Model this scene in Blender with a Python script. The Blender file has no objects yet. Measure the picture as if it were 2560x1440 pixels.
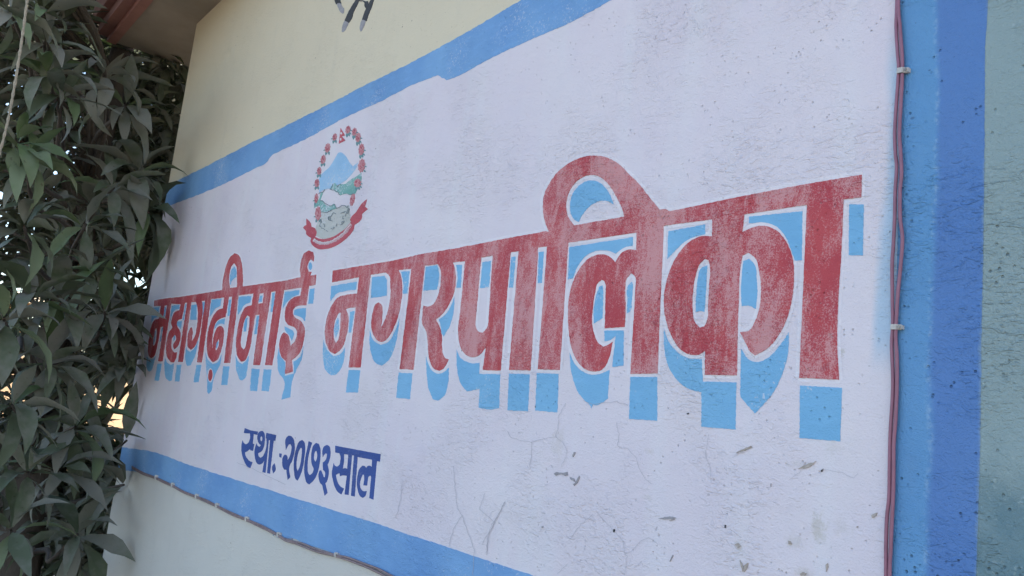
import bpy, bmesh, math, random
from mathutils import Vector, Matrix
from mathutils.geometry import tessellate_polygon
R_ = math.radians
random.seed(7)
scene = bpy.context.scene
COL = scene.collection

# ------------------------------------------------------------------ camera
D = 1.25                      # metres from the painted wall (plane y = 0)
EYE = 1.60
F_PX = 2132.08                # focal length in pixels of the 2560 px wide photograph
XW = Vector((0.61067674, -0.06036404, -0.7895759))    # world axes in camera (x right, y down, z forward)
YW = Vector((0.78469304, 0.18015941, 0.59312682))
ZW = Vector((0.106446, -0.98178346, 0.15738641))
CAMP = Vector((0.0, -D, EYE))
cam = bpy.data.cameras.new('camera')
cam.sensor_width = 36.0
cam.lens = F_PX / 2560.0 * 36.0
cam.clip_start = 0.02
cam.clip_end = 2000.0
cam_o = bpy.data.objects.new('camera', cam)
COL.objects.link(cam_o)
rot = Matrix(((XW.x, -XW.y, -XW.z), (YW.x, -YW.y, -YW.z), (ZW.x, -ZW.y, -ZW.z)))
cam_o.matrix_world = Matrix.Translation(CAMP) @ rot.to_4x4()
scene.camera = cam_o

# ------------------------------------------------------------------ sky, sun, exposure
SUN_EL, SUN_AZ = R_(25), R_(50)          # azimuth from +Y towards +X: behind the building
world = bpy.data.worlds.new('World')
scene.world = world
world.use_nodes = True
wn = world.node_tree
wn.nodes.clear()
sky = wn.nodes.new('ShaderNodeTexSky')
sky.sky_type = 'NISHITA'
sky.sun_disc = False
sky.sun_elevation = SUN_EL
sky.sun_rotation = SUN_AZ
sky.air_density = 1.0
sky.dust_density = 2.5
sky.ozone_density = 1.0
bg = wn.nodes.new('ShaderNodeBackground')
bg.inputs['Strength'].default_value = 0.12
wo = wn.nodes.new('ShaderNodeOutputWorld')
wn.links.new(sky.outputs[0], bg.inputs[0])
wn.links.new(bg.outputs[0], wo.inputs[0])
sun = bpy.data.lights.new('sun', 'SUN')
sun.energy = 3.2
sun.angle = R_(0.6)
sun.color = (1.0, 0.93, 0.82)
sun_o = bpy.data.objects.new('sun', sun)
COL.objects.link(sun_o)
sdir = Vector((math.sin(SUN_AZ) * math.cos(SUN_EL), math.cos(SUN_AZ) * math.cos(SUN_EL), math.sin(SUN_EL)))
sun_o.rotation_euler = sdir.to_track_quat('Z', 'Y').to_euler()
vs = scene.view_settings
vs.view_transform = 'Standard'
vs.look = 'None'
vs.gamma = 1.0
vs.use_curve_mapping = False
vs.exposure = 2.08

# ------------------------------------------------------------------ helpers
def ray(px, py):
    c = Vector((px - 1280.0, py - 720.0, F_PX))
    return Vector((XW.dot(c), YW.dot(c), ZW.dot(c)))

def on_wall(px, py, off=0.0):
    d = ray(px, py)
    return CAMP + d * ((D - off) / d.y)

def on_level(px, py, z):
    d = ray(px, py)
    return CAMP + d * ((z - EYE) / d.z)

def at_depth(px, py, dep):
    return CAMP + ray(px, py) * (dep / F_PX)

def obj(name, verts, faces, mat=None, parent=None, smooth=False):
    me = bpy.data.meshes.new(name)
    me.from_pydata([tuple(v) for v in verts], [], faces)
    if mat is not None:
        me.materials.append(mat)
    if smooth:
        me.polygons.foreach_set('use_smooth', [True] * len(me.polygons))
    me.update()
    o = bpy.data.objects.new(name, me)
    COL.objects.link(o)
    if parent is not None:
        o.parent = parent
    return o

def empty(name, loc):
    o = bpy.data.objects.new(name, None)
    COL.objects.link(o)
    o.location = loc
    return o

def tag(o, label=None, cat=None, group=None, kind=None):
    if label: o['label'] = label
    if cat: o['category'] = cat
    if group: o['group'] = group
    if kind: o['kind'] = kind
    return o

def box_data(x0, x1, y0, y1, z0, z1):
    v = [(x, y, z) for x in (x0, x1) for y in (y0, y1) for z in (z0, z1)]
    f = [(0, 1, 3, 2), (4, 6, 7, 5), (0, 4, 5, 1), (2, 3, 7, 6), (0, 2, 6, 4), (1, 5, 7, 3)]
    return v, f

class MB:
    def __init__(s): s.v, s.f = [], []
    def add(s, v, f):
        n = len(s.v)
        s.v += [tuple(p) for p in v]
        s.f += [tuple(i + n for i in q) for q in f]
    def box(s, *a): s.add(*box_data(*a))
    def tube(s, pts, rads, seg=8, cap=True):
        pts = [Vector(p) for p in pts]
        v, f = [], []
        up = None
        for i, p in enumerate(pts):
            t = (pts[min(i + 1, len(pts) - 1)] - pts[max(i - 1, 0)]).normalized()
            if up is None:
                up = t.orthogonal().normalized()
            up = (up - t * up.dot(t)).normalized()
            b = t.cross(up)
            r = rads[i] if isinstance(rads, (list, tuple)) else rads
            for k in range(seg):
                a = 2 * math.pi * k / seg
                v.append(p + (up * math.cos(a) + b * math.sin(a)) * r)
        for i in range(len(pts) - 1):
            for k in range(seg):
                k2 = (k + 1) % seg
                f.append((i * seg + k, i * seg + k2, (i + 1) * seg + k2, (i + 1) * seg + k))
        if cap:
            f.append(tuple(range(seg))[::-1])
            f.append(tuple((len(pts) - 1) * seg + k for k in range(seg)))
        s.add(v, f)
    def build(s, name, mat, parent=None, smooth=False):
        return obj(name, s.v, s.f, mat, parent, smooth)

def smooth_line(P, n=4):
    """Catmull-Rom through open 3D points."""
    P = [Vector(p) for p in P]
    out = []
    for i in range(len(P) - 1):
        a, b = P[i], P[i + 1]
        ta = (P[i + 1] - P[max(i - 1, 0)]) * 0.5
        tb = (P[min(i + 2, len(P) - 1)] - P[i]) * 0.5
        for k in range(n):
            t = k / n
            h = (2*t**3 - 3*t**2 + 1, t**3 - 2*t**2 + t, -2*t**3 + 3*t**2, t**3 - t**2)
            out.append(a * h[0] + ta * h[1] + b * h[2] + tb * h[3])
    out.append(P[-1])
    return out

# ------------------------------------------------------------------ materials
class NT:
    def __init__(s, name):
        s.m = bpy.data.materials.new(name)
        s.m.use_nodes = True
        s.t = s.m.node_tree
        s.t.nodes.clear()
        s.out = s.n('ShaderNodeOutputMaterial')
        s.b = s.n('ShaderNodeBsdfPrincipled')
        s.l(s.b.outputs[0], s.out.inputs[0])
    def n(s, typ, **kw):
        n = s.t.nodes.new(typ)
        for k, v in kw.items(): setattr(n, k, v)
        return n
    def l(s, a, b): s.t.links.new(a, b)
    def pos(s):
        if not hasattr(s, '_p'): s._p = s.n('ShaderNodeNewGeometry').outputs['Position']
        return s._p
    def scaled(s, sc):
        m = s.n('ShaderNodeMapping')
        m.inputs['Scale'].default_value = sc
        s.l(s.pos(), m.inputs[0])
        return m.outputs[0]
    def noise(s, scale, detail=3, rough=0.55, vec=None, dist=0.0):
        n = s.n('ShaderNodeTexNoise')
        n.inputs['Scale'].default_value = scale
        n.inputs['Detail'].default_value = detail
        n.inputs['Roughness'].default_value = rough
        n.inputs['Distortion'].default_value = dist
        s.l(vec if vec is not None else s.pos(), n.inputs['Vector'])
        return n.outputs['Fac']
    def vor(s, scale, vec=None, feature='F1'):
        n = s.n('ShaderNodeTexVoronoi', feature=feature)
        n.inputs['Scale'].default_value = scale
        s.l(vec if vec is not None else s.pos(), n.inputs['Vector'])
        return n.outputs['Distance']
    def rng(s, v, a, b, c=0.0, d=1.0, smooth=False):
        n = s.n('ShaderNodeMapRange')
        if smooth: n.interpolation_type = 'SMOOTHSTEP'
        for i, x in enumerate((a, b, c, d)): n.inputs[i + 1].default_value = x
        s.l(v, n.inputs[0])
        return n.outputs[0]
    def math(s, op, a, b=0.0, clamp=False):
        n = s.n('ShaderNodeMath', operation=op, use_clamp=clamp)
        for i, x in enumerate((a, b)):
            if isinstance(x, (int, float)): n.inputs[i].default_value = x
            else: s.l(x, n.inputs[i])
        return n.outputs[0]
    def mix(s, fac, a, b, mode='MIX'):
        n = s.n('ShaderNodeMix', data_type='RGBA', blend_type=mode)
        for i, x in ((0, fac), (6, a), (7, b)):
            if isinstance(x, (int, float)): n.inputs[i].default_value = x
            elif isinstance(x, (tuple, list)): n.inputs[i].default_value = (*x[:3], 1)
            else: s.l(x, n.inputs[i])
        return n.outputs[2]
    def axis(s, i):
        if not hasattr(s, '_x'):
            s._x = s.n('ShaderNodeSeparateXYZ')
            s.l(s.pos(), s._x.inputs[0])
        return s._x.outputs[i]
    def color(s, c):
        if isinstance(c, (tuple, list)): s.b.inputs['Base Color'].default_value = (*c[:3], 1)
        else: s.l(c, s.b.inputs['Base Color'])
    def set(s, **kw):
        for k, v in kw.items(): s.b.inputs[k.replace('_', ' ')].default_value = v
    def bump(s, h, strength=0.4, dist=0.002):
        n = s.n('ShaderNodeBump')
        n.inputs['Strength'].default_value = strength
        n.inputs['Distance'].default_value = dist
        s.l(h, n.inputs['Height'])
        s.l(n.outputs[0], s.b.inputs['Normal'])

def relief(t, amount=1.0):
    """Plaster under brushed-on paint: trowel waves, short wrinkles, grit, pits."""
    wav = t.noise(5.0, 2)
    patch = t.rng(t.noise(3.4, 3), 0.42, 0.62, 0.2, 1.0, True)
    wr = t.noise(1.0, 3, 0.62, t.scaled((85, 85, 150)), 0.8)
    wr2 = t.rng(t.noise(1.0, 2, 0.5, t.scaled((38, 38, 95)), 1.2), 0.56, 0.64, 0.0, 1.0)
    grit = t.noise(380, 2, 0.6)
    pit = t.rng(t.vor(85), 0.0, 0.20, -1.0, 0.0)
    pm = t.rng(t.noise(14, 1), 0.50, 0.60, 0.0, 1.0)
    h = t.math('MULTIPLY', wav, 1.6)
    h = t.math('ADD', h, t.math('MULTIPLY', t.math('MULTIPLY', wr, patch), 0.75))
    h = t.math('ADD', h, t.math('MULTIPLY', t.math('MULTIPLY', wr2, patch), 0.26))
    h = t.math('ADD', h, t.math('MULTIPLY', grit, 0.30))
    h = t.math('ADD', h, t.math('MULTIPLY', t.math('MULTIPLY', pit, pm), 0.8))
    t.bump(h, 0.85 * amount, 0.0054)

def specks(t, col, dark=(0.10, 0.095, 0.10), amount=1.0):
    """Chips and fly specks in the paint, larger few and smaller many."""
    tot = None
    for sc, r, lo, gsc, st in ((17, 0.075, 0.50, 31, 0.8), (41, 0.10, 0.50, 53, 0.6)):
        sp = t.rng(t.vor(sc, t.scaled((1.0, 1.0, 1.5))), r * 0.6, r, 1.0, 0.0)
        msk = t.rng(t.noise(2.7, 2), lo - 0.06, lo + 0.08, 0.05, 1.0)
        gate = t.rng(t.noise(gsc, 1), 0.53, 0.58, 0.0, 1.0)
        f = t.math('MULTIPLY', t.math('MULTIPLY', t.math('MULTIPLY', sp, msk), gate), st * amount)
        tot = f if tot is None else t.math('MAXIMUM', tot, f)
    return t.mix(tot, col, dark)

def stain(t, col, spots, tone):
    """Soft smears at fixed places on the wall (x, z, rx, rz, strength)."""
    tot = None
    wob = t.noise(60, 5, 0.75)
    for x, z, rx, rz, st in spots:
        dx = t.math('DIVIDE', t.math('SUBTRACT', t.axis(0), x), rx)
        dz = t.math('DIVIDE', t.math('SUBTRACT', t.axis(2), z), rz)
        d = t.math('SQRT', t.math('ADD', t.math('MULTIPLY', dx, dx), t.math('MULTIPLY', dz, dz)))
        d = t.math('ADD', d, t.math('MULTIPLY', t.math('SUBTRACT', wob, 0.5), 4.0))
        f = t.rng(d, 0.2, 1.1, st * 0.62, 0.0, True)
        tot = f if tot is None else t.math('MAXIMUM', tot, f)
    return t.mix(tot, col, tone)

def wall_spot(px, py, rpx, rpz, st):
    p = on_wall(px, py)
    q = on_wall(px + rpx, py)
    r = on_wall(px, py - rpz)
    return (p.x, p.z, abs(q.x - p.x), abs(r.z - p.z), st)

def mat_wall():
    t = NT('cream_plaster')
    n = t.noise(1.7, 3)
    cream = t.mix(n, (0.66, 0.585, 0.435), (0.71, 0.635, 0.485))
    low = t.mix(n, (0.57, 0.55, 0.51), (0.66, 0.635, 0.58))
    c = t.mix(t.rng(t.axis(2), 1.70, 1.72), low, cream)
    stre = t.rng(t.noise(1.0, 4, 0.6, t.scaled((14, 14, 2.6))), 0.55, 0.75, 0.0, 0.12)
    c = t.mix(stre, c, (0.44, 0.42, 0.38))
    c = specks(t, c, (0.16, 0.12, 0.09))
    t.color(c)
    t.set(Roughness=0.75)
    relief(t, 0.8)
    return t.m

def mat_panel():
    t = NT('white_paint')
    n = t.noise(2.2, 4, 0.6)
    c = t.mix(t.rng(n, 0.3, 0.7), (0.70, 0.63, 0.70), (0.74, 0.685, 0.725))
    # roller laps, faint vertical streaks and thin pinkish undercoat
    lap = t.rng(t.noise(1.0, 2, 0.5, t.scaled((11, 11, 1.3))), 0.52, 0.72, 0.0, 0.35)
    c = t.mix(lap, c, (0.74, 0.74, 0.77))
    c = t.mix(t.rng(t.noise(4.5, 2), 0.60, 0.80, 0.0, 0.30), c, (0.62, 0.55, 0.56))
    # thin light blue overspray next to the blue band
    xe = t.math('ADD', t.axis(0), t.math('MULTIPLY', t.math('SUBTRACT', t.noise(1.0, 2, 0.5, t.scaled((9, 9, 3))), 0.5), 0.07))
    f = t.rng(xe, on_wall(2178, 700).x, on_wall(2212, 700).x, 0.0, 0.9, True)
    zz = t.math('MULTIPLY', t.rng(t.axis(2), on_wall(2210, 960).z, on_wall(2210, 820).z, 0.0, 1.0, True),
                t.rng(t.axis(2), on_wall(2210, 220).z, on_wall(2210, 60).z, 1.0, 0.0, True))
    c = t.mix(t.math('MULTIPLY', f, zz), c, (0.42, 0.56, 0.70))
    S = wall_spot
    c = stain(t, c, [S(2045, 1318, 26, 40, 0.75), S(1990, 1352, 34, 26, 0.45), S(2110, 1320, 30, 26, 0.3), S(1850, 1362, 16, 16, 0.55),
                     S(2185, 1290, 12, 12, 0.6), S(2100, 890, 12, 26, 0.85), S(1395, 1110, 20, 50, 0.35), S(2080, 1115, 34, 18, 0.3),
                     S(2000, 1165, 40, 12, 0.35), S(1625, 1128, 14, 8, 0.4), S(1620, 1245, 14, 8, 0.35), S(2010, 1435, 30, 16, 0.6)], (0.47, 0.43, 0.36))
    c = specks(t, c, (0.17, 0.15, 0.17))
    t.color(c)
    t.set(Roughness=0.62)
    relief(t, 1.0)
    return t.m

def mat_paint(name, a, b, wash=None, rough=0.6, worn=0.12, wornc=(0.62, 0.64, 0.72)):
    t = NT(name)
    c = t.mix(t.rng(t.noise(3.0, 3), 0.35, 0.65), a, b)
    br = t.rng(t.noise(1.0, 3, 0.6, t.scaled((16, 16, 60))), 0.5, 0.8, 0.0, 0.35)
    c = t.mix(br, c, tuple(min(1, x * 1.25) for x in b))
    w = t.rng(t.math('MULTIPLY', t.noise(160, 2, 0.7), t.rng(t.noise(4.0, 2), 0.45, 0.7, 0.8, 1.25)), 0.60, 0.72, 0.0, worn * 4)
    c = t.mix(w, c, wornc)
    c = specks(t, c)
    t.color(c)
    t.set(Roughness=rough)
    relief(t, 1.0)
    return t.m

def mat_red():
    """Dry-brushed red: dense in the far word, rubbed thin and speckled on the near letters."""
    t = NT('worn_red_paint')
    xg = t.rng(t.axis(0), -4.6, -1.3, 0.0, 1.0)
    zone = t.noise(1.0, 3, 0.6, t.scaled((8, 8, 4.0)))
    streak = t.noise(1.0, 4, 0.65, t.scaled((24, 24, 7)), 1.5)
    grain = t.noise(330, 3, 0.8)
    grain2 = t.noise(120, 2, 0.6)
    cover = t.math('ADD', t.math('MULTIPLY', zone, 0.75), t.math('MULTIPLY', streak, 0.50))
    cover = t.math('SUBTRACT', cover, t.math('MULTIPLY', xg, 0.10))
    g = t.math('ADD', t.math('MULTIPLY', grain, 0.9), t.math('MULTIPLY', grain2, 0.25))
    k = t.math('SUBTRACT', cover, g)
    thin = t.rng(k, -0.16, 0.05, 1.0, 0.0, True)
    red = t.mix(t.rng(t.noise(9, 3), 0.35, 0.65), (0.43, 0.032, 0.052), (0.51, 0.058, 0.068))
    c = t.mix(t.math('MULTIPLY', thin, 0.70), red, (0.66, 0.38, 0.385))
    c = t.mix(t.rng(t.noise(33, 2), 0.62, 0.75, 0.0, 0.35), c, (0.22, 0.015, 0.045))
    t.color(c)
    t.set(Roughness=0.55)
    relief(t, 1.1)
    return t.m

def mat_band():
    """Right-hand blue border: a thinner light coat beside the cables, a deeper coat outside it."""
    t = NT('border_blue_paint')
    wob = t.math('MULTIPLY', t.math('SUBTRACT', t.noise(1.0, 2, 0.5, t.scaled((6, 6, 2.5))), 0.5), 0.05)
    xe = t.math('ADD', t.axis(0), wob)
    light = t.mix(t.noise(6, 3), (0.085, 0.25, 0.50), (0.13, 0.33, 0.59))
    deep = t.mix(t.noise(4, 3), (0.075, 0.185, 0.46), (0.095, 0.225, 0.50))
    c = t.mix(t.rng(xe, on_wall(2318, 700).x, on_wall(2342, 700).x, 0.0, 1.0, True), light, deep)
    gz = t.rng(t.noise(1.0, 2, 0.5, t.scaled((8, 8, 3))), 0.56, 0.70, 0.0, 0.55, True)
    c = t.mix(t.math('MULTIPLY', gz, t.rng(xe, on_wall(2300, 700).x, on_wall(2345, 700).x, 1.0, 0.1)), c, (0.13, 0.22, 0.36))
    rid = t.math('ABSOLUTE', t.math('SUBTRACT', xe, on_wall(2326, 700).x))
    c = t.mix(t.math('MULTIPLY', t.rng(rid, 0.0, 0.006, 1.0, 0.0), t.rng(t.noise(110, 3), 0.5, 0.65, 0.0, 0.28)), c, (0.45, 0.60, 0.72))
    # ragged outer edge where the coat thins out over the grey-green wall
    eg = t.math('ADD', t.axis(0), t.math('MULTIPLY', t.math('SUBTRACT', t.noise(30, 3), 0.5), 0.012))
    c = t.mix(t.rng(eg, on_wall(2450, 700).x, on_wall(2462, 700).x, 0.0, 0.55, True), c, (0.25, 0.36, 0.42))
    c = specks(t, c, (0.02, 0.05, 0.13))
    t.color(c)
    t.set(Roughness=0.5)
    relief(t, 1.35)
    return t.m

def mat_green():
    t = NT('grey_green_paint')
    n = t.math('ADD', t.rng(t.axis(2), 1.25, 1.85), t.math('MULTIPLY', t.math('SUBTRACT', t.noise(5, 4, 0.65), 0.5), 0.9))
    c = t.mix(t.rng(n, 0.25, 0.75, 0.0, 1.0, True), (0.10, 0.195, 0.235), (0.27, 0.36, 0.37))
    c = t.mix(t.rng(t.noise(120, 3, 0.7), 0.60, 0.74, 0.0, 0.5), c, (0.38, 0.47, 0.49))
    c = specks(t, c, (0.05, 0.09, 0.10))
    t.color(c)
    t.set(Roughness=0.6)
    relief(t, 1.5)
    return t.m

def mat_flat(name, a, b=None, scale=60, rough=0.6, metallic=0.0):
    t = NT(name)
    b = b or tuple(x * 0.8 for x in a)
    t.color(t.mix(t.rng(t.noise(scale, 3, 0.65), 0.35, 0.68), a, b))
    t.set(Roughness=rough, Metallic=metallic)
    return t.m

def mat_leaf(name, dust, green, dustiness=0.75):
    t = NT(name)
    oi = t.n('ShaderNodeObjectInfo')
    ge = t.n('ShaderNodeNewGeometry')
    r = t.math('FRACT', t.math('ADD', oi.outputs['Random'], ge.outputs['Random Per Island']))
    col = t.mix(r, tuple(x * 0.75 for x in green), tuple(min(1, x * 1.3) for x in green))
    dn = t.math('ADD', t.noise(11, 3, 0.6), t.math('MULTIPLY', t.math('SUBTRACT', r, 0.5), 0.5))
    c = t.mix(t.rng(dn, 0.28, 0.62, 0.25, dustiness), col, dust)
    c = t.mix(t.rng(t.noise(45, 2), 0.66, 0.74, 0.0, 0.5), c, (0.05, 0.04, 0.025))
    t.color(c)
    t.set(Roughness=0.6)
    t.b.inputs['Specular IOR Level'].default_value = 0.3
    tr = t.n('ShaderNodeBsdfTranslucent')
    t.l(t.mix(0.5, c, (0.12, 0.20, 0.03)), tr.inputs[0])
    ms = t.n('ShaderNodeMixShader')
    ms.inputs[0].default_value = 0.12
    t.l(t.b.outputs[0], ms.inputs[1])
    t.l(tr.outputs[0], ms.inputs[2])
    t.l(ms.outputs[0], t.out.inputs[0])
    return t.m

def mat_bark():
    t = NT('bark')
    n = t.noise(1.0, 4, 0.65, t.scaled((26, 26, 7)))
    t.color(t.mix(n, (0.035, 0.028, 0.022), (0.12, 0.10, 0.085)))
    t.set(Roughness=0.9)
    t.bump(n, 0.8, 0.012)
    return t.m

M = dict(
    wall=mat_wall(), panel=mat_panel(), red=mat_red(), band=mat_band(), green=mat_green(),
    stripe=mat_paint('stripe_blue_paint', (0.13, 0.30, 0.60), (0.19, 0.385, 0.66)),
    sky_blue=mat_paint('letter_blue_paint', (0.165, 0.42, 0.68), (0.21, 0.47, 0.71), worn=0.16),
    outline=mat_paint('outline_white_paint', (0.74, 0.695, 0.75), (0.775, 0.735, 0.775), worn=0.05),
    navy=mat_paint('navy_paint', (0.020, 0.055, 0.25), (0.030, 0.085, 0.33), worn=0.03),
    black=mat_flat('black_spray', (0.02, 0.02, 0.025), (0.05, 0.05, 0.055), 90),
    smear=mat_flat('thin_grey_smear', (0.36, 0.345, 0.37), (0.26, 0.25, 0.27), 60),
    dirt=mat_flat('dirt_smudge', (0.34, 0.29, 0.25), (0.46, 0.41, 0.38), 120, 0.9),
    crack=mat_flat('crack_line', (0.40, 0.385, 0.42), (0.52, 0.50, 0.54), 30, 0.9),
    soffit=mat_flat('soffit_plaster', (0.36, 0.31, 0.26), (0.29, 0.25, 0.205), 3.5, 0.85),
    fascia=mat_flat('terracotta_paint', (0.40, 0.20, 0.17), (0.31, 0.15, 0.13), 7, 0.6),
    cable=mat_flat('mauve_cable_sheath', (0.29, 0.125, 0.185), (0.24, 0.10, 0.15), 40, 0.42),
    wire=mat_flat('dusty_wire_sheath', (0.20, 0.14, 0.15), (0.28, 0.21, 0.21), 55, 0.5),
    clip=mat_flat('clip_plastic', (0.55, 0.53, 0.50), (0.42, 0.40, 0.38), 90, 0.5),
    nail=mat_flat('nail_steel', (0.30, 0.28, 0.26), (0.20, 0.18, 0.17), 300, 0.45, 0.8),
    leaf=mat_leaf('dusty_mango_leaf', (0.19, 0.188, 0.166), (0.056, 0.092, 0.040), 0.9),
    leaf2=mat_leaf('green_mango_leaf', (0.23, 0.24, 0.19), (0.06, 0.13, 0.03), 0.55),
    dry=mat_leaf('dry_mango_leaf', (0.22, 0.16, 0.09), (0.30, 0.17, 0.05), 0.5),
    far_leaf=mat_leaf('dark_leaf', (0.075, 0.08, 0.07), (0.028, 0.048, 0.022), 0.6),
    bark=mat_bark(),
    rope=mat_flat('jute_rope', (0.36, 0.33, 0.27), (0.25, 0.23, 0.18), 120, 0.9),
)

# ------------------------------------------------------------------ ground
def mat_ground():
    t = NT('dusty_ground')
    c = t.mix(t.noise(0.8, 4), (0.24, 0.20, 0.15), (0.36, 0.31, 0.24))
    c = t.mix(t.rng(t.noise(9, 3), 0.55, 0.7, 0.0, 0.6), c, (0.20, 0.18, 0.14))
    t.color(c)
    t.set(Roughness=0.95)
    t.bump(t.noise(30, 4), 0.5, 0.02)
    return t.m
g = 400.0
tag(obj('ground', [(-g, -g, 0), (g, -g, 0), (g, g, 0), (-g, g, 0)], [(0, 1, 2, 3)], mat_ground()), kind='structure')

# ------------------------------------------------------------------ building
X0 = on_wall(400, 580).x                       # plumb left corner of the painted wall
X1 = 3.2
ZS = on_wall(494, 58).z                        # underside of the eave
Y_EAVE = on_level(378, 4, ZS).y                # inner line of the fascia
X_EAVE = 0.5 * (on_level(345, 130, ZS).x + on_level(472, 162, ZS).x)
print('X0', X0, 'ZS', ZS, 'Y_EAVE', Y_EAVE, 'X_EAVE', X_EAVE)
building = empty('building', (X0, 0, 0))
tag(building, 'cream plastered building whose wall carries a hand-painted white sign with red lettering', 'building')
INV = Matrix.Translation((-X0, 0, 0))
def bpart(o):
    """Parent a world-space mesh to the building and keep it where it stands."""
    o.parent = building
    o.matrix_parent_inverse = INV
    return o
def sub(o, parent):
    o.parent = parent
    return o
DEEP = 5.0
w = MB()
w.box(X0, X1, 0.0, 0.23, 0.0, ZS)
bpart(w.build('wall', M['wall']))
for a in ((X0, X0 + 0.23, 0.23, DEEP), (X1 - 0.23, X1, 0.23, DEEP), (X0 + 0.23, X1 - 0.23, DEEP - 0.23, DEEP)):
    w = MB(); w.box(*a, 0.0, ZS); bpart(w.build('wall', M['wall']))
slab = MB()
slab.box(X_EAVE, X1 + 0.5, Y_EAVE, DEEP + 0.5, ZS, ZS + 0.16)
slab = bpart(slab.build('roof_slab', M['soffit']))
# stepped terracotta fascia: a drip band below the slab edge and a face band outside it
for i, (dy0, dy1, z0, z1) in enumerate(((-0.055, 0.0, -0.012, 0.17), (-0.115, -0.055, 0.02, 0.30), (-0.16, -0.115, 0.085, 0.36))):
    f = MB()
    f.box(X_EAVE - 0.004, X1 + 0.5, Y_EAVE + dy0, Y_EAVE + dy1 - 0.0005, ZS + z0, ZS + z1)
    sub(f.build('fascia_band', M['fascia']), slab)

# ---------------------------------------------------------------- traced paint
CROP = {'A': (340, 620, 480 / 1728), 'A2': (330, 700, 230 / 1183), 'B': (780, 600, 480 / 1571), 'C': (1120, 560, 560 / 1551),
        'D': (1320, 360, 600 / 1728), 'E': (1600, 420, 600 / 1234), 'F': (740, 300, 200 / 847), 'F2': (740, 460, 0.125),
        'F3': (780, 310, 150 / 1440), 'G': (580, 1050, 0.15625), 'H': (820, 0, 140 / 1680), 'P': (0, 0, 1.0)}
def pxs(tok, pts):
    ox, oy, s = CROP[tok]
    return [(ox + x * s, oy + y * s) for x, y in pts]

def soften(P, step=5.0, corner=48.0, jit=0.5):
    """Closed outline: gentle bends become curves, sharp turns stay corners, long edges get brush wobble."""
    n = len(P)
    V = [Vector(p) for p in P]
    tan = []
    for i in range(n):
        a, b, c = V[i - 1], V[i], V[(i + 1) % n]
        u, w_ = b - a, c - b
        if u.length < 1e-6 or w_.length < 1e-6:
            tan.append(None); continue
        ang = math.degrees(u.angle(w_))
        if ang > corner: tan.append(None)
        else:
            if w_.length > 2.6 * u.length: d = w_.copy()
            elif u.length > 2.6 * w_.length: d = u.copy()
            else: d = (u.normalized() * w_.length + w_.normalized() * u.length)
            tan.append(d.normalized() if d.length > 1e-6 else None)
    out = []
    for i in range(n):
        a, b = V[i], V[(i + 1) % n]
        L = (b - a).length
        ta = (tan[i] if tan[i] is not None else (b - a).normalized()) * L
        tb = (tan[(i + 1) % n] if tan[(i + 1) % n] is not None else (b - a).normalized()) * L
        k = max(1, min(40, int(round(L / step))))
        for q in range(k):
            t = q / k
            p = a * (2*t**3 - 3*t**2 + 1) + ta * (t**3 - 2*t**2 + t) + b * (-2*t**3 + 3*t**2) + tb * (t**3 - t**2)
            j = jit if 0 < q else jit * 0.4
            out.append((p.x + random.uniform(-j, j), p.y + random.uniform(-j, j)))
    return out

PK = 0.55                     # paint coats are thin
BAD = []
def paint(name, loops, mat, off, parent=None, step=5.0, jit=0.5, corner=48.0, label=None, raw=False):
    """A coat of paint on the wall: outline loops in photo pixels (outer first, then holes)."""
    off *= PK
    verts, faces, tess = [], [], []
    for L in loops:
        S = L if raw else soften(L, step, corner, jit)
        ring = [on_wall(x, y, off) for x, y in S]
        tess.append([Vector((p.x, p.z, 0)) for p in ring])
        base = len(verts)
        n = len(ring)
        verts += ring
        tess[-1] = tess[-1]
        faces.append((base, n))
    nv = len(verts)
    tris = tessellate_polygon(tess)
    area = lambda Q: 0.5 * sum(Q[i - 1].x * Q[i].y - Q[i].x * Q[i - 1].y for i in range(len(Q)))
    want = abs(area(tess[0])) - sum(abs(area(q)) for q in tess[1:])
    got = sum(0.5 * (verts[b] - verts[a]).cross(verts[c] - verts[a]).length for a, b, c in tris)
    if abs(want - got) > 0.004 * want: BAD.append((name, round(loops[0][0][0]), round(loops[0][0][1]), round(got / want, 3)))
    fs = []
    for a, b, c in tris:
        p, q, r = verts[a], verts[b], verts[c]
        nrm = (q - p).cross(r - p)
        fs.append((a, b, c) if nrm.y < 0 else (a, c, b))
    back = [Vector((v.x, -0.0002, v.z)) for v in verts]
    for base, n in faces:
        for i in range(n):
            j = (i + 1) % n
            fs.append((base + i, base + j, nv + base + j, nv + base + i))
    o = obj(name, verts + back, fs, mat)
    bpart(o)
    if parent is not None:
        o.parent = parent
        o.matrix_parent_inverse = Matrix.Identity(4)
        o.location = (0, 0, 0)
    if label: o['label'] = label
    return o

def along(pts, x):
    for (x0, y0), (x1, y1) in zip(pts, pts[1:]):
        if x0 <= x <= x1: return y0 + (y1 - y0) * (x - x0) / (x1 - x0)
    return pts[-1][1]

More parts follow.
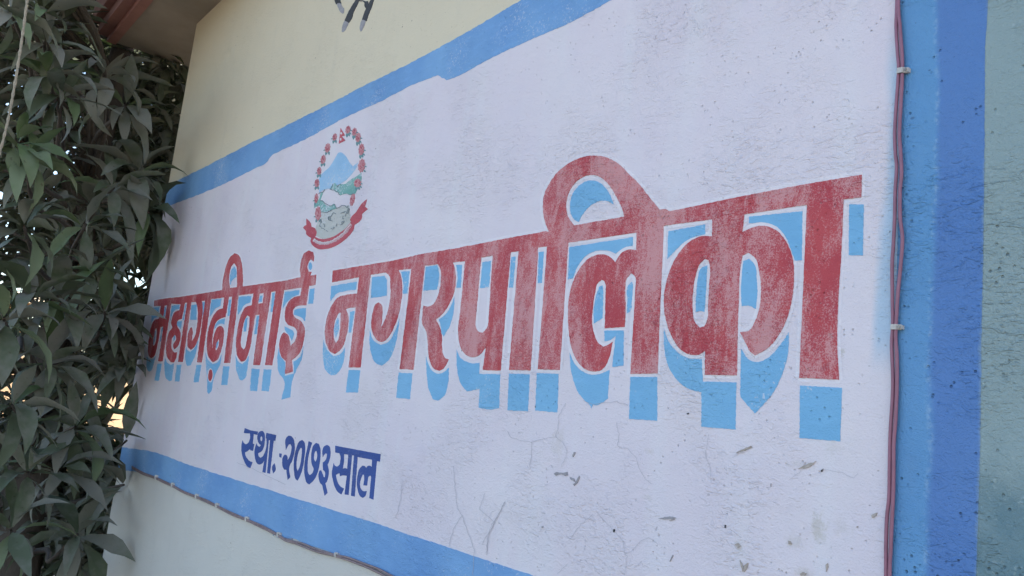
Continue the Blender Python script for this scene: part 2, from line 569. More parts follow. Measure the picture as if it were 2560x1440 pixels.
# white panel, from the left corner to the blue border on the right
def edge_px(z):                                   # pixel of the wall's left corner at height z
    d = Vector((X0, 0, z)) - CAMP
    c = Vector((XW.x * d.x + YW.x * d.y + ZW.x * d.z, XW.y * d.x + YW.y * d.y + ZW.y * d.z, XW.z * d.x + YW.z * d.y + ZW.z * d.z))
    return (1280 + F_PX * c.x / c.z, 720 + F_PX * c.y / c.z)
def corner_at(py):
    lo, hi = 0.0, ZS + 1
    for _ in range(50):
        m_ = (lo + hi) / 2
        if edge_px(m_)[1] > py: lo = m_
        else: hi = m_
    return edge_px(lo)
TOP_UP = [(530, 408), (638, 352), (745, 299), (852, 245), (900, 219), (1034, 153), (1150, 90), (1303, 0), (1480, -98), (1800, -262), (2150, -440), (2420, -580)]
TOP_LO = [(545, 466), (648, 416), (664, 408), (673, 396), (684, 385), (767, 346), (852, 299), (961, 249), (972, 242), (1047, 205), (1094, 188), (1116, 200),
          (1147, 189), (1212, 153), (1319, 102), (1431, 53), (1494, 19), (1528, 0), (1700, -96), (2000, -258), (2250, -390)]
LOW_UP = [(388, 1131), (463, 1159), (541, 1184), (601, 1203), (657, 1220), (730, 1244), (794, 1263), (893, 1294), (945, 1310), (1005, 1331), (1095, 1360),
          (1202, 1396), (1327, 1437), (1500, 1494), (1800, 1594), (2250, 1742)]
LOW_LO = [(356, 1182), (429, 1213), (489, 1241), (541, 1264), (614, 1297), (674, 1324), (702, 1342), (732, 1346), (760, 1358), (837, 1384), (910, 1408), (979, 1441),
          (1150, 1516), (1450, 1643), (1800, 1790), (2200, 1958)]
BAND_L = [(2262, -560), (2250, 0), (2255, 174), (2250, 350), (2246, 480), (2243, 640), (2238, 817), (2238, 960), (2234, 1110), (2230, 1240), (2226, 1440), (2215, 1990)]
BAND_R = [(2478, -640), (2470, 0), (2462, 133), (2460, 480), (2457, 680), (2453, 880), (2452, 1027), (2447, 1227), (2440, 1440), (2418, 2080)]
tl = corner_at(500); bl = corner_at(1150)
panel_out = [tl] + [(x, y - 12) for x, y in TOP_LO] + [(x, y) for x, y in BAND_L[1:-1]] + [(x, y + 10) for x, y in LOW_UP[::-1]] + [bl]
sign = paint('sign_panel', [panel_out], M['panel'], 0.002, None, 40, 0.0)
sign['label'] = 'white painted sign panel'
stripe_t = [corner_at(464)] + TOP_UP + TOP_LO[::-1] + [corner_at(519)]
paint('sign_border', [stripe_t], M['stripe'], 0.0034, sign, 6, 0.9)
stripe_b = [corner_at(1118)] + LOW_UP + LOW_LO[::-1] + [corner_at(1174)]
paint('sign_border', [stripe_b], M['stripe'], 0.0034, sign, 6, 0.9)
paint('sign_border', [BAND_L + BAND_R[::-1]], M['band'], 0.0036, sign, 8, 0.8)
gl = [(x - 6, y) for x, y in BAND_R] + [(3150, 2330), (3150, -860)]
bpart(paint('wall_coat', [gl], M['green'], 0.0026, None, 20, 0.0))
# brush drips under the lower border
for x in range(872, 1000, 9):
    xx, yy = 300 + x * 0.4297, 1100 + (0.48 * x + 95) * 0.4297
    h = random.uniform(5, 16)
    paint('paint_drip', [[(xx, yy - 3), (xx + 1.5, yy - 3), (xx + 1.2, yy + h), (xx + 0.3, yy + h)]], M['navy' if random.random() < .45 else 'stripe'], 0.003, sign, 50, 0)

# --------------------------------------------------------------- red letters
RED = []
def red(*loops): RED.append(loops)
A = lambda *p: pxs('A', p)
A2 = lambda *p: pxs('A2', p)
B = lambda *p: pxs('B', p)
C = lambda *p: pxs('C', p)
Dd = lambda *p: pxs('D', p)
E_ = lambda *p: pxs('E', p)
red(A2((287, 262), (500, 226), (503, 312), (497, 330), (392, 1045), (335, 1043), (375, 790), (402, 598), (362, 606), (345, 740), (320, 860), (300, 940), (272, 990), (245, 1004),
       (219, 980), (205, 930), (207, 850), (222, 720), (240, 620), (262, 555), (290, 515), (348, 494), (358, 420), (370, 332), (283, 338)),
    A2((297, 628), (285, 700), (270, 790), (265, 838), (280, 846), (300, 810), (315, 720), (320, 650), (312, 616)),
    A2((416, 330), (450, 325), (426, 486), (399, 487)))
red(A((309, 452), (500, 423), (497, 487), (421, 1026), (377, 1026), (460, 490), (440, 492), (413, 638), (392, 642), (372, 658), (366, 690), (372, 712), (390, 735), (400, 780),
      (392, 840), (370, 890), (345, 911), (333, 880), (342, 856), (358, 832), (360, 800), (347, 782), (327, 805), (317, 860), (322, 912), (343, 941), (367, 937), (355, 1000), (340, 1030),
      (312, 1027), (282, 985), (270, 915), (275, 840), (295, 760), (328, 714), (318, 690), (325, 630), (350, 577), (390, 560), (400, 505), (312, 500)))
red(A((500, 423), (680, 395), (674, 460), (590, 1030), (547, 1028), (622, 472), (592, 476), (598, 530), (592, 620), (576, 740), (556, 820), (525, 890), (492, 916), (470, 897),
      (463, 840), (472, 760), (488, 717), (500, 713), (508, 740), (504, 800), (500, 838), (525, 805), (545, 720), (555, 620), (552, 530), (540, 486), (497, 488)))
red(A((680, 395), (775, 378), (780, 300), (792, 235), (812, 155), (845, 85), (885, 47), (920, 62), (945, 120), (957, 200), (960, 347), (972, 345), (968, 421), (920, 428), (846, 1036), (790, 1035),
      (866, 436), (834, 440), (805, 622), (765, 632), (730, 655), (705, 700), (690, 770), (684, 850), (686, 908), (691, 855), (697, 800), (715, 745), (740, 708), (765, 702), (783, 720), (790, 780),
      (780, 860), (755, 950), (725, 1010), (690, 1028), (655, 985), (638, 900), (640, 800), (660, 700), (690, 620), (735, 560), (782, 542), (795, 444), (674, 460)),
    A((842, 360), (835, 290), (842, 220), (860, 160), (882, 135), (900, 160), (908, 230), (908, 352)),
    A((742, 815), (722, 865), (713, 915), (724, 922), (742, 880), (749, 838)))
RED.append((A(*[(668 + 18 * math.cos(a) + 4 * math.sin(-a), 1145 + 53 * math.sin(a)) for a in [k * math.pi / 8 for k in range(16)]]),))
red(A((972, 345), (1332, 295), (1330, 378), (1225, 1056), (1160, 1053), (1257, 389), (1215, 395), (1115, 1055), (1053, 1053), (1112, 598), (1074, 602), (1050, 740), (1030, 870), (1005, 960),
      (975, 1015), (945, 1023), (915, 980), (900, 900), (903, 800), (920, 700), (950, 590), (990, 530), (1040, 515), (1057, 407), (968, 421)),
    A((1000, 604), (975, 650), (955, 730), (943, 820), (945, 890), (965, 915), (985, 890), (1002, 800), (1020, 680), (1022, 620)),
    A((1110, 410), (1149, 404), (1140, 495), (1097, 500)))
red(A((1332, 295), (1480, 262), (1476, 180), (1490, 100), (1515, 45), (1555, 22), (1590, 35), (1602, 75), (1596, 122), (1572, 100), (1548, 138), (1540, 182), (1552, 210), (1580, 214), (1565, 249),
      (1621, 239), (1613, 331), (1556, 341), (1531, 516), (1445, 525), (1415, 550), (1410, 590), (1430, 625), (1475, 650), (1505, 690), (1516, 740), (1507, 830), (1485, 910), (1450, 970), (1401, 1010),
      (1411, 1112), (1340, 1132), (1348, 1018), (1330, 1003), (1305, 972), (1290, 920), (1290, 850), (1305, 790), (1330, 757), (1360, 775), (1380, 830), (1390, 882), (1420, 850), (1440, 810),
      (1445, 745), (1420, 710), (1375, 695), (1345, 660), (1340, 600), (1350, 530), (1385, 470), (1430, 440), (1478, 430), (1492, 355), (1330, 378)))
red(B((170, 250), (482, 198), (478, 284), (395, 1042), (299, 1042), (357, 550), (300, 556), (275, 565), (292, 605), (297, 650), (290, 730), (275, 800), (255, 860), (222, 908), (185, 932), (150, 915),
      (120, 862), (105, 780), (110, 690), (130, 605), (165, 528), (215, 468), (280, 448), (368, 438), (385, 303), (162, 346)),
    B((215, 600), (190, 650), (175, 730), (178, 810), (195, 845), (212, 820), (226, 750), (233, 660), (234, 592)))
red(B((482, 198), (690, 162), (860, 122), (925, 109), (921, 210), (828, 1060), (716, 1055), (814, 234), (706, 246), (722, 280), (733, 340), (735, 430), (722, 540), (700, 630), (665, 720), (620, 800),
      (580, 832), (545, 828), (510, 790), (488, 730), (485, 660), (497, 590), (520, 525), (545, 510), (565, 525), (575, 580), (572, 640), (562, 722), (592, 660), (620, 580), (640, 470), (641, 370),
      (630, 292), (605, 265), (478, 284)))
red(B((925, 109), (1214, 62), (1212, 174), (1150, 185), (1163, 220), (1173, 280), (1170, 380), (1150, 460), (1110, 540), (1060, 610), (1012, 650), (1045, 720), (1060, 790), (1060, 870), (1070, 935),
      (1088, 968), (1116, 976), (1100, 1012), (1075, 1050), (1040, 1070), (1000, 1055), (970, 1010), (950, 920), (945, 820), (930, 740), (902, 690), (905, 600), (909, 536), (945, 545), (985, 530),
      (1020, 480), (1045, 400), (1055, 310), (1050, 240), (1031, 197), (921, 210)))
red(C((86, 160), (200, 140), (400, 100), (624, 60), (622, 163), (570, 1013), (422, 1010), (488, 187), (432, 196), (362, 1014), (240, 1010), (262, 847), (220, 903), (180, 922), (140, 915), (100, 880),
      (77, 820), (70, 740), (84, 600), (118, 257), (85, 262)),
    C((228, 232), (309, 218), (280, 660), (268, 720), (240, 752), (210, 745), (190, 710), (190, 650)))
RED.append((C((624, 60), (676, 50)) + Dd((150, 632), (122, 560), (107, 460), (115, 370), (150, 290), (215, 200), (300, 135), (390, 95), (480, 83), (560, 95), (640, 135), (720, 210), (800, 290), (870, 380),
      (920, 440), (945, 472), (992, 468), (985, 590)) + C((1491, 14), (1448, 1034), (1262, 1037), (1298, 430), (1295, 365), (1270, 340), (1240, 370), (1225, 450), (1228, 560), (1222, 712), (1085, 721),
      (1092, 430), (1082, 395), (1060, 385), (1035, 410), (1015, 480), (1000, 590), (995, 680), (1010, 760), (1040, 825), (1075, 850), (1110, 835), (1138, 815), (1115, 920), (1095, 970), (1060, 1010),
      (1010, 1021), (960, 1010), (910, 970), (865, 890), (840, 780), (830, 650), (835, 520), (865, 400), (910, 310), (965, 245), (1025, 215), (1080, 210), (1130, 235), (1158, 267), (1180, 225), (1215, 190),
      (1265, 175), (1303, 180), (1305, 58), (831, 129), (772, 1011), (621, 1005), (685, 154), (622, 163)),
    Dd((330, 586), (285, 520), (272, 440), (285, 370), (320, 300), (380, 245), (440, 222), (490, 225), (550, 260), (600, 320), (640, 390), (675, 460), (692, 522))))
RED.append((Dd((992, 468),) + E_((155, 222), (510, 148), (800, 92), (1139, 34), (1136, 150), (1045, 160), (1034, 420), (1017, 700), (1012, 900), (1022, 1088), (818, 1078), (858, 188), (535, 238), (525, 330), (580, 305),
      (640, 297), (700, 320), (745, 370), (780, 450), (790, 560), (780, 670), (755, 770), (710, 860), (650, 930), (590, 963), (568, 946), (545, 905), (514, 843), (560, 835), (590, 790), (615, 710), (622, 620),
      (612, 530), (590, 460), (555, 435), (525, 450), (514, 520), (505, 700), (497, 1066), (332, 1063), (334, 940), (300, 960), (260, 960), (210, 935), (165, 870), (135, 790), (122, 700), (130, 610), (160, 510),
      (205, 430), (260, 375), (320, 350), (370, 350), (371, 263), (125, 296)) + Dd((985, 590),),
    E_((352, 474), (332, 466), (306, 492), (285, 550), (270, 640), (268, 720), (280, 790), (305, 820), (330, 815), (345, 780), (350, 700), (355, 600), (360, 515))))
for L in RED:
    for loop in L:
        mb_ = MB()
        off_ = 0.0023 * PK
        S = soften(loop, 9.0, 48.0, 0.0)
        for p, q in zip(S, S[1:] + S[:1]):
            d = Vector((q[0] - p[0], q[1] - p[1]))
            if d.length < 1e-4: continue
            wd = 3.0 + 7.0 * max(0.0, min(1.0, (p[0] - 380) / 1700))
            nn = Vector((-d.y, d.x)).normalized() * wd
            dd = d.normalized() * wd * 0.3
            Q = [on_wall(p[0] + nn.x - dd.x, p[1] + nn.y - dd.y, off_), on_wall(q[0] + nn.x + dd.x, q[1] + nn.y + dd.y, off_), on_wall(q[0] - nn.x + dd.x, q[1] - nn.y + dd.y, off_), on_wall(p[0] - nn.x - dd.x, p[1] - nn.y - dd.y, off_)]
            off_ += 0.000001
            n_ = (Q[1] - Q[0]).cross(Q[2] - Q[0])
            mb_.add(Q, [(0, 1, 2, 3) if n_.y < 0 else (3, 2, 1, 0)])
        ol = mb_.build('letter_outline', M['outline'])
        ol.parent = sign
    paint('red_letter', L, M['red'], 0.0048, sign, 4.0, 0.55)

# --------------------------------------------------------------- light blue drop shadows
ell = lambda cx, cy, rx, ry, n=16: [(cx + rx * math.cos(2 * math.pi * k / n), cy + ry * math.sin(2 * math.pi * k / n)) for k in range(n)]
BLUE = {
 'A2': [[(275, 355), (350, 348), (345, 440), (330, 470), (285, 490), (255, 530), (245, 548), (255, 420)], [(418, 350), (438, 348), (425, 470), (408, 470)],
        [(300, 650), (290, 690), (275, 790), (270, 830), (282, 825), (298, 740), (308, 660)], [(385, 612), (398, 608), (370, 790), (355, 795)],
        [(190, 975), (205, 1000), (235, 1022), (275, 1015), (305, 975), (270, 1100), (245, 1165), (220, 1178), (195, 1150), (185, 1100)], [(325, 1078), (380, 1075), (345, 1295), (288, 1295)],
        [(510, 330), (615, 318), (608, 370), (560, 380), (520, 430), (502, 480), (492, 525), (498, 430)], [(685, 310), (700, 308), (665, 515), (648, 515)],
        [(570, 535), (645, 525), (625, 635), (610, 610), (575, 580)], [(545, 705), (532, 740), (535, 785), (550, 770), (555, 730)],
        [(425, 1000), (450, 1060), (490, 1090), (540, 1075), (510, 1290), (475, 1300), (440, 1270), (420, 1180), (415, 1080)], [(575, 1088), (635, 1090), (605, 1305), (548, 1305)],
        [(765, 320), (830, 315), (830, 510), (745, 512)], [(905, 285), (945, 280), (905, 500), (910, 400)],
        [(695, 860), (715, 905), (750, 925), (790, 890), (850, 780), (830, 900), (780, 1040), (740, 1100), (710, 1105), (692, 1060), (685, 950)], [(830, 1090), (890, 1092), (855, 1315), (790, 1313)]],
 'A': [[(680, 465), (770, 455), (760, 520), (720, 540), (690, 580), (662, 622), (670, 540)], [(835, 465), (858, 462), (840, 612), (822, 612)], [(800, 635), (795, 690), (765, 680), (740, 690), (715, 720), (700, 738), (715, 690), (750, 650)],
       [(732, 835), (722, 870), (718, 905), (730, 895), (742, 850)], [(785, 1063), (840, 1065), (820, 1235), (765, 1232)],
       [(885, 165), (900, 190), (903, 260), (870, 285), (850, 332), (845, 290), (850, 220), (865, 185)], [(925, 440), (1038, 430), (1030, 490), (980, 510), (950, 550), (920, 600), (914, 585)],
       [(1115, 430), (1138, 425), (1132, 485), (1100, 487)], [(990, 630), (1005, 625), (990, 750), (968, 755), (972, 690)], [(1088, 614), (1108, 610), (1085, 775), (1062, 778)], [(1225, 405), (1250, 400), (1232, 575), (1212, 578)],
       [(895, 960), (920, 1020), (955, 1045), (985, 1020), (1015, 970), (1000, 1090), (980, 1170), (955, 1192), (930, 1180), (905, 1110)], [(1040, 1085), (1112, 1090), (1088, 1290), (1025, 1285)], [(1148, 1092), (1220, 1095), (1195, 1290), (1128, 1285)],
       [(1340, 395), (1470, 378), (1465, 420), (1410, 440), (1365, 480), (1335, 520), (1320, 545), (1330, 450)], [(1425, 560), (1450, 548), (1530, 540), (1520, 660), (1495, 630), (1450, 610), (1420, 600)],
       [(1335, 705), (1375, 725), (1410, 745), (1420, 780), (1400, 835), (1380, 790), (1345, 745)], [(1563, 370), (1608, 362), (1592, 500), (1550, 503)], ell(1568, 163, 16, 35),
       [(1283, 900), (1300, 975), (1335, 1020), (1338, 1150), (1418, 1130), (1417, 1022), (1470, 985), (1505, 880), (1490, 1000), (1450, 1080), (1410, 1175), (1388, 1340), (1308, 1365), (1330, 1190), (1290, 1130), (1272, 1020)]],
 'B': [[(155, 378), (368, 340), (360, 405), (270, 418), (200, 440), (150, 500)], [(210, 635), (220, 650), (215, 750), (195, 800), (182, 760), (190, 680)], [(310, 587), (348, 580), (320, 755), (300, 758)],
       [(95, 815), (125, 900), (175, 950), (220, 940), (270, 880), (262, 960), (235, 1050), (195, 1100), (155, 1107), (115, 1070), (92, 990), (88, 890)], [(298, 1065), (393, 1065), (375, 1248), (277, 1247)],
       [(490, 305), (590, 292), (612, 330), (612, 455), (482, 475)], [(728, 260), (798, 255), (780, 438), (745, 440), (745, 350)],
       [(475, 740), (500, 820), (560, 860), (620, 835), (680, 740), (715, 645), (700, 760), (670, 890), (620, 990), (570, 1028), (525, 1010), (485, 930), (470, 830)], [(708, 1085), (820, 1092), (800, 1302), (688, 1292)],
       [(930, 220), (1025, 205), (1038, 260), (1035, 340), (1022, 405), (912, 415)], [(1178, 205), (1228, 203), (1218, 390), (1182, 392), (1190, 300)],
       [(1035, 650), (1090, 610), (1130, 550), (1165, 460), (1160, 560), (1130, 690), (1075, 790), (1060, 760), (1050, 690)],
       [(932, 950), (950, 1010), (990, 1075), (1040, 1095), (1085, 1075), (1118, 1045), (1110, 1180), (1075, 1280), (1030, 1315), (990, 1305), (955, 1220), (938, 1100)], [(1395, 180), (1465, 170), (1448, 385), (1375, 393)]],
 'C': [[(58, 870), (80, 920), (120, 950), (180, 965), (218, 960), (215, 1038), (360, 1040), (352, 1275), (290, 1285), (212, 1272), (218, 1140), (130, 1160), (90, 1110), (65, 1020)], [(437, 228), (468, 225), (450, 440), (422, 440)],
       [(628, 195), (665, 190), (650, 408), (620, 408)], [(422, 1035), (565, 1040), (553, 1298), (410, 1290)], [(615, 1032), (765, 1038), (757, 1305), (603, 1292)],
       [(840, 160), (1280, 90), (1278, 150), (1215, 165), (1160, 205), (1110, 185), (1030, 185), (960, 215), (900, 290), (865, 375), (830, 385)],
       [(1045, 435), (1070, 425), (1075, 480), (1070, 650), (1010, 690), (1008, 600), (1030, 480)], [(1245, 430), (1270, 400), (1280, 430), (1270, 590), (1238, 620), (1240, 520)],
       [(1083, 738), (1215, 738), (1215, 980), (1137, 990), (1160, 775), (1120, 805), (1083, 812)],
       [(843, 890), (870, 960), (930, 1020), (1000, 1045), (1060, 1035), (1117, 1010), (1105, 1210), (1060, 1240), (1025, 1255), (1003, 1250), (992, 1277), (980, 1252), (910, 1180), (870, 1090), (848, 980)], [(1262, 1058), (1447, 1060), (1448, 1362), (1253, 1350)]],
 'E': [[(145, 325), (335, 290), (335, 340), (270, 358), (210, 395), (165, 440), (140, 468)], [(310, 520), (345, 500), (340, 620), (330, 740), (310, 735), (285, 740), (290, 640), (298, 560)],
       [(530, 480), (560, 467), (585, 490), (600, 570), (602, 660), (595, 725), (560, 708), (522, 710), (520, 600)], [(560, 250), (835, 222), (832, 475), (795, 475), (780, 430), (745, 350), (700, 300), (640, 280), (560, 285)],
       [(1075, 187), (1150, 187), (1145, 450), (1073, 448)], [(122, 825), (145, 890), (190, 945), (250, 978), (318, 982), (322, 1098), (495, 1102), (490, 1345), (315, 1330), (315, 1152), (260, 1140), (200, 1100), (150, 1030), (125, 930)],
       [(520, 930), (560, 985), (600, 998), (660, 975), (720, 910), (765, 845), (760, 950), (730, 1060), (680, 1160), (590, 1262), (545, 1210), (515, 1165)], [(822, 1118), (1038, 1130), (1028, 1405), (820, 1388)]],
 'D': [[(460, 262), (510, 275), (560, 320), (600, 390), (615, 435), (580, 415), (530, 408), (470, 430), (420, 470), (385, 520), (365, 562), (330, 540), (305, 490), (303, 430), (325, 350), (380, 290), (420, 268)]],
}
for tok, polys in BLUE.items():
    for P in polys:
        paint('letter_shadow', [pxs(tok, P)], M['sky_blue'], 0.0034, sign, 4.0, 0.7)
paint('letter_shadow', [A((625, 940), (650, 1010), (690, 1045), (730, 1030), (770, 960), (755, 1050), (720, 1120), (690, 1210), (680, 1280), (655, 1315), (640, 1290), (640, 1190), (632, 1100)),
                        A(*ell(668, 1145, 27, 64))], M['sky_blue'], 0.0034, sign, 4.0, 0.5)

# --------------------------------------------------------------- navy line of writing
G = lambda *p: pxs('G', p)
NAVY = [
 [G((203, 130), (300, 165), (412, 183), (405, 240), (345, 224), (335, 330), (330, 377), (355, 385), (335, 495), (295, 485), (285, 465), (250, 495), (205, 520), (215, 570), (245, 620), (285, 660), (328, 672), (292, 772),
    (240, 740), (200, 670), (165, 580), (148, 470), (150, 400), (165, 325), (190, 370), (220, 390), (255, 370), (280, 320), (290, 260), (285, 215), (188, 208))],
 [G((410, 235), (425, 200), (455, 178), (490, 175), (515, 210), (525, 280), (520, 370), (500, 450), (470, 500), (440, 520), (415, 532), (425, 580), (450, 604), (482, 590), (520, 530), (545, 450), (553, 380), (550, 297), (538, 288),
    (548, 205), (706, 240), (692, 332), (665, 333), (606, 860), (560, 850), (608, 325), (587, 320), (535, 845), (485, 835), (515, 650), (480, 695), (435, 712), (400, 695), (375, 640), (360, 560), (360, 480), (375, 420), (393, 372),
    (410, 412), (440, 430), (462, 400), (435, 380), (415, 345), (404, 290)), G(*ell(468, 300, 18, 40, 12))],
 [G((680, 690), (692, 810), (655, 855), (643, 740))], [G((757, 532), (793, 540), (788, 605), (755, 590))],
 [G((850, 340), (870, 280), (905, 250), (940, 255), (975, 290), (995, 350), (1003, 430), (990, 550), (960, 650), (915, 750), (930, 915), (888, 955), (868, 795), (835, 795), (810, 750), (802, 670), (815, 590), (840, 555), (865, 555),
    (885, 590), (885, 650), (920, 590), (945, 500), (950, 420), (935, 385), (905, 390), (885, 430), (860, 480), (855, 420))],
 [G((1120, 318), (1150, 345), (1168, 420), (1160, 560), (1130, 760), (1085, 900), (1045, 970), (1015, 940), (995, 850), (987, 700), (1000, 560), (1035, 430), (1080, 340)),
  G((1100, 440), (1120, 470), (1110, 600), (1080, 750), (1050, 820), (1035, 780), (1030, 680), (1045, 580), (1070, 490))],
 [G((1225, 340), (1280, 362), (1245, 480), (1215, 620), (1208, 750), (1215, 840), (1240, 885), (1275, 860), (1305, 780), (1280, 720), (1265, 620), (1275, 500), (1300, 410), (1345, 365), (1385, 380), (1410, 450), (1415, 550),
    (1400, 700), (1360, 860), (1300, 970), (1235, 1030), (1200, 1010), (1170, 930), (1155, 820), (1165, 650), (1195, 490)), G((1345, 490), (1360, 530), (1352, 630), (1335, 670), (1315, 640), (1312, 570), (1325, 510))],
 [G((1448, 480), (1475, 420), (1520, 398), (1555, 420), (1573, 490), (1570, 590), (1540, 690), (1527, 715), (1545, 800), (1540, 900), (1515, 990), (1490, 1010), (1528, 1165), (1480, 1210), (1445, 1050), (1410, 1010), (1388, 940),
    (1383, 860), (1400, 810), (1425, 805), (1440, 840), (1465, 910), (1480, 920), (1490, 870), (1480, 820), (1455, 800), (1450, 680), (1490, 650), (1515, 590), (1518, 540), (1495, 535), (1470, 560), (1450, 595))],
 [G((1650, 410), (2020, 480), (2008, 592), (1962, 1225), (1903, 1212), (1950, 570), (1918, 565), (1862, 1200), (1800, 1190), (1835, 895), (1770, 885), (1725, 900), (1720, 850), (1690, 860), (1660, 880), (1670, 930), (1690, 1000),
    (1730, 1060), (1790, 1095), (1750, 1190), (1700, 1160), (1650, 1080), (1615, 970), (1597, 860), (1610, 760), (1625, 690), (1645, 730), (1680, 745), (1715, 720), (1730, 660), (1735, 580), (1715, 530), (1650, 520)),
  G((1792, 545), (1860, 555), (1842, 782), (1800, 770), (1770, 780), (1785, 700))],
 [G((2020, 480), (2376, 545), (2366, 665), (2316, 660), (2260, 1275), (2195, 1250), (2225, 920), (2215, 890), (2195, 895), (2175, 930), (2160, 1050), (2100, 1045), (2115, 930), (2110, 880), (2090, 870), (2065, 930), (2045, 1020),
    (2055, 1090), (2085, 1130), (2120, 1140), (2155, 1135), (2130, 1215), (2090, 1245), (2050, 1220), (2015, 1140), (1997, 1010), (2010, 880), (2040, 780), (2085, 730), (2120, 735), (2145, 770), (2165, 740), (2200, 730), (2235, 750), (2240, 635), (2008, 592))],
]
for L in NAVY:
    paint('navy_letter', L, M['navy'], 0.0034, sign, 2.5, 0.25)

# --------------------------------------------------------------- emblem
EM = dict(
    sky=mat_paint('emblem_sky_blue', (0.24, 0.46, 0.70), (0.36, 0.56, 0.76), worn=0.2),
    hill=mat_paint('emblem_green', (0.11, 0.32, 0.30), (0.22, 0.45, 0.41), worn=0.25),
    plain=mat_paint('emblem_plain', (0.47, 0.49, 0.46), (0.57, 0.56, 0.54), worn=0.2),
    ribbon=mat_paint('emblem_red', (0.46, 0.055, 0.085), (0.55, 0.11, 0.14), worn=0.25, wornc=(0.6, 0.3, 0.33)),
    petal=mat_flat('emblem_petal', (0.56, 0.28, 0.30), (0.42, 0.09, 0.12), 130),
    petal2=mat_flat('emblem_petal_red', (0.46, 0.06, 0.085), (0.30, 0.06, 0.09), 160),
    teal=mat_flat('emblem_leaf', (0.09, 0.22, 0.25), (0.14, 0.30, 0.31), 80),
    ink=mat_flat('emblem_ink', (0.10, 0.14, 0.17), (0.20, 0.24, 0.26), 80),
    white=mat_flat('emblem_white', (0.72, 0.70, 0.72), (0.66, 0.62, 0.65), 60))
F = lambda *p: pxs('F', p)
F2 = lambda *p: pxs('F2', p)
F3 = lambda *p: pxs('F3', p)
emb = paint('emblem', [F((248, 600), (300, 545), (360, 490), (410, 410), (445, 350), (470, 342), (510, 365), (560, 440), (600, 492), (655, 450), (640, 500), (590, 570), (510, 650), (440, 690), (400, 668), (370, 725), (300, 735), (243, 772), (250, 690))], EM['sky'], 0.0034, None, 4, 0.5)
emb['label'] = 'painted coat of arms with mountain, hills, flower garland and red ribbon'
ep = lambda name, pts, m, off=0.0044, **k: paint(name, [pts], EM[m], off, emb, 2.0, 0.3, **k)
ep('hill', F((365, 735), (385, 690), (408, 665), (430, 690), (440, 710), (470, 680), (510, 680), (580, 630), (650, 590), (690, 560), (692, 620), (650, 720), (620, 782), (580, 795), (530, 780), (465, 797), (450, 765), (420, 762), (390, 735)), 'hill')
ep('hill', F((262, 770), (285, 765), (255, 850), (290, 868), (310, 900), (350, 912), (400, 885), (432, 935), (350, 960), (320, 975), (265, 975), (250, 900), (190, 930), (200, 880), (240, 840)), 'hill')
ep('plain', F((265, 980), (320, 977), (380, 952), (440, 938), (520, 910), (562, 905), (572, 1000), (575, 1060), (610, 1050), (545, 1135), (440, 1212), (330, 1252), (260, 1252), (212, 1225), (205, 1170), (225, 1090), (262, 1040)), 'plain', 0.0034)
ep('ribbon', F2((305, 1075), (378, 1058), (430, 1080), (520, 1100), (640, 1085), (750, 1050), (880, 970), (1000, 880), (1100, 752), (1168, 815), (1150, 900), (1060, 1030), (950, 1130), (820, 1220), (680, 1280), (560, 1302), (450, 1300), (370, 1260), (310, 1200), (288, 1140)), 'ribbon')
ep('ribbon', F2((1075, 715), (1120, 640), (1200, 560), (1245, 490), (1300, 410), (1380, 330), (1416, 305), (1375, 450), (1432, 500), (1370, 550), (1320, 600), (1312, 680), (1250, 760), (1170, 812), (1100, 748)), 'ribbon')
ep('ribbon', F2((205, 690), (250, 730), (290, 780), (300, 850), (380, 890), (402, 920), (402, 1010), (378, 1056), (303, 1072), (240, 1040), (200, 1000), (200, 950), (140, 875), (170, 835), (205, 820)), 'ribbon')
ep('flag', F3((685, 100), (788, 270), (712, 298), (797, 395), (640, 472)), 'ribbon')
ep('flag_sun', F3(*ell(700, 222, 24, 30, 10)), 'white', 0.0052)
ep('flag_sun', F3(*ell(688, 365, 18, 34, 10)), 'white', 0.0052)
def stroke_mesh(name, lines, width, m, off, parent, crop='F2'):
    mb = MB()
    off *= PK
    for L in lines:
        P = pxs(crop, L)
        for (x0, y0), (x1, y1) in zip(P, P[1:]):
            d = Vector((x1 - x0, y1 - y0))
            if d.length < 1e-5: continue
            nrm = Vector((-d.y, d.x)).normalized() * width / 2
            q = [on_wall(x0 + nrm.x, y0 + nrm.y, off), on_wall(x1 + nrm.x, y1 + nrm.y, off), on_wall(x1 - nrm.x, y1 - nrm.y, off), on_wall(x0 - nrm.x, y0 - nrm.y, off)]
            off += 0.000004
            n = (q[1] - q[0]).cross(q[2] - q[0])
            mb.add(q, [(0, 1, 2, 3) if n.y < 0 else (3, 2, 1, 0)])
    o = bpart(mb.build(name, m))
    if parent is not None:
        o.parent = parent
        o.matrix_parent_inverse = Matrix.Identity(4)
    return o
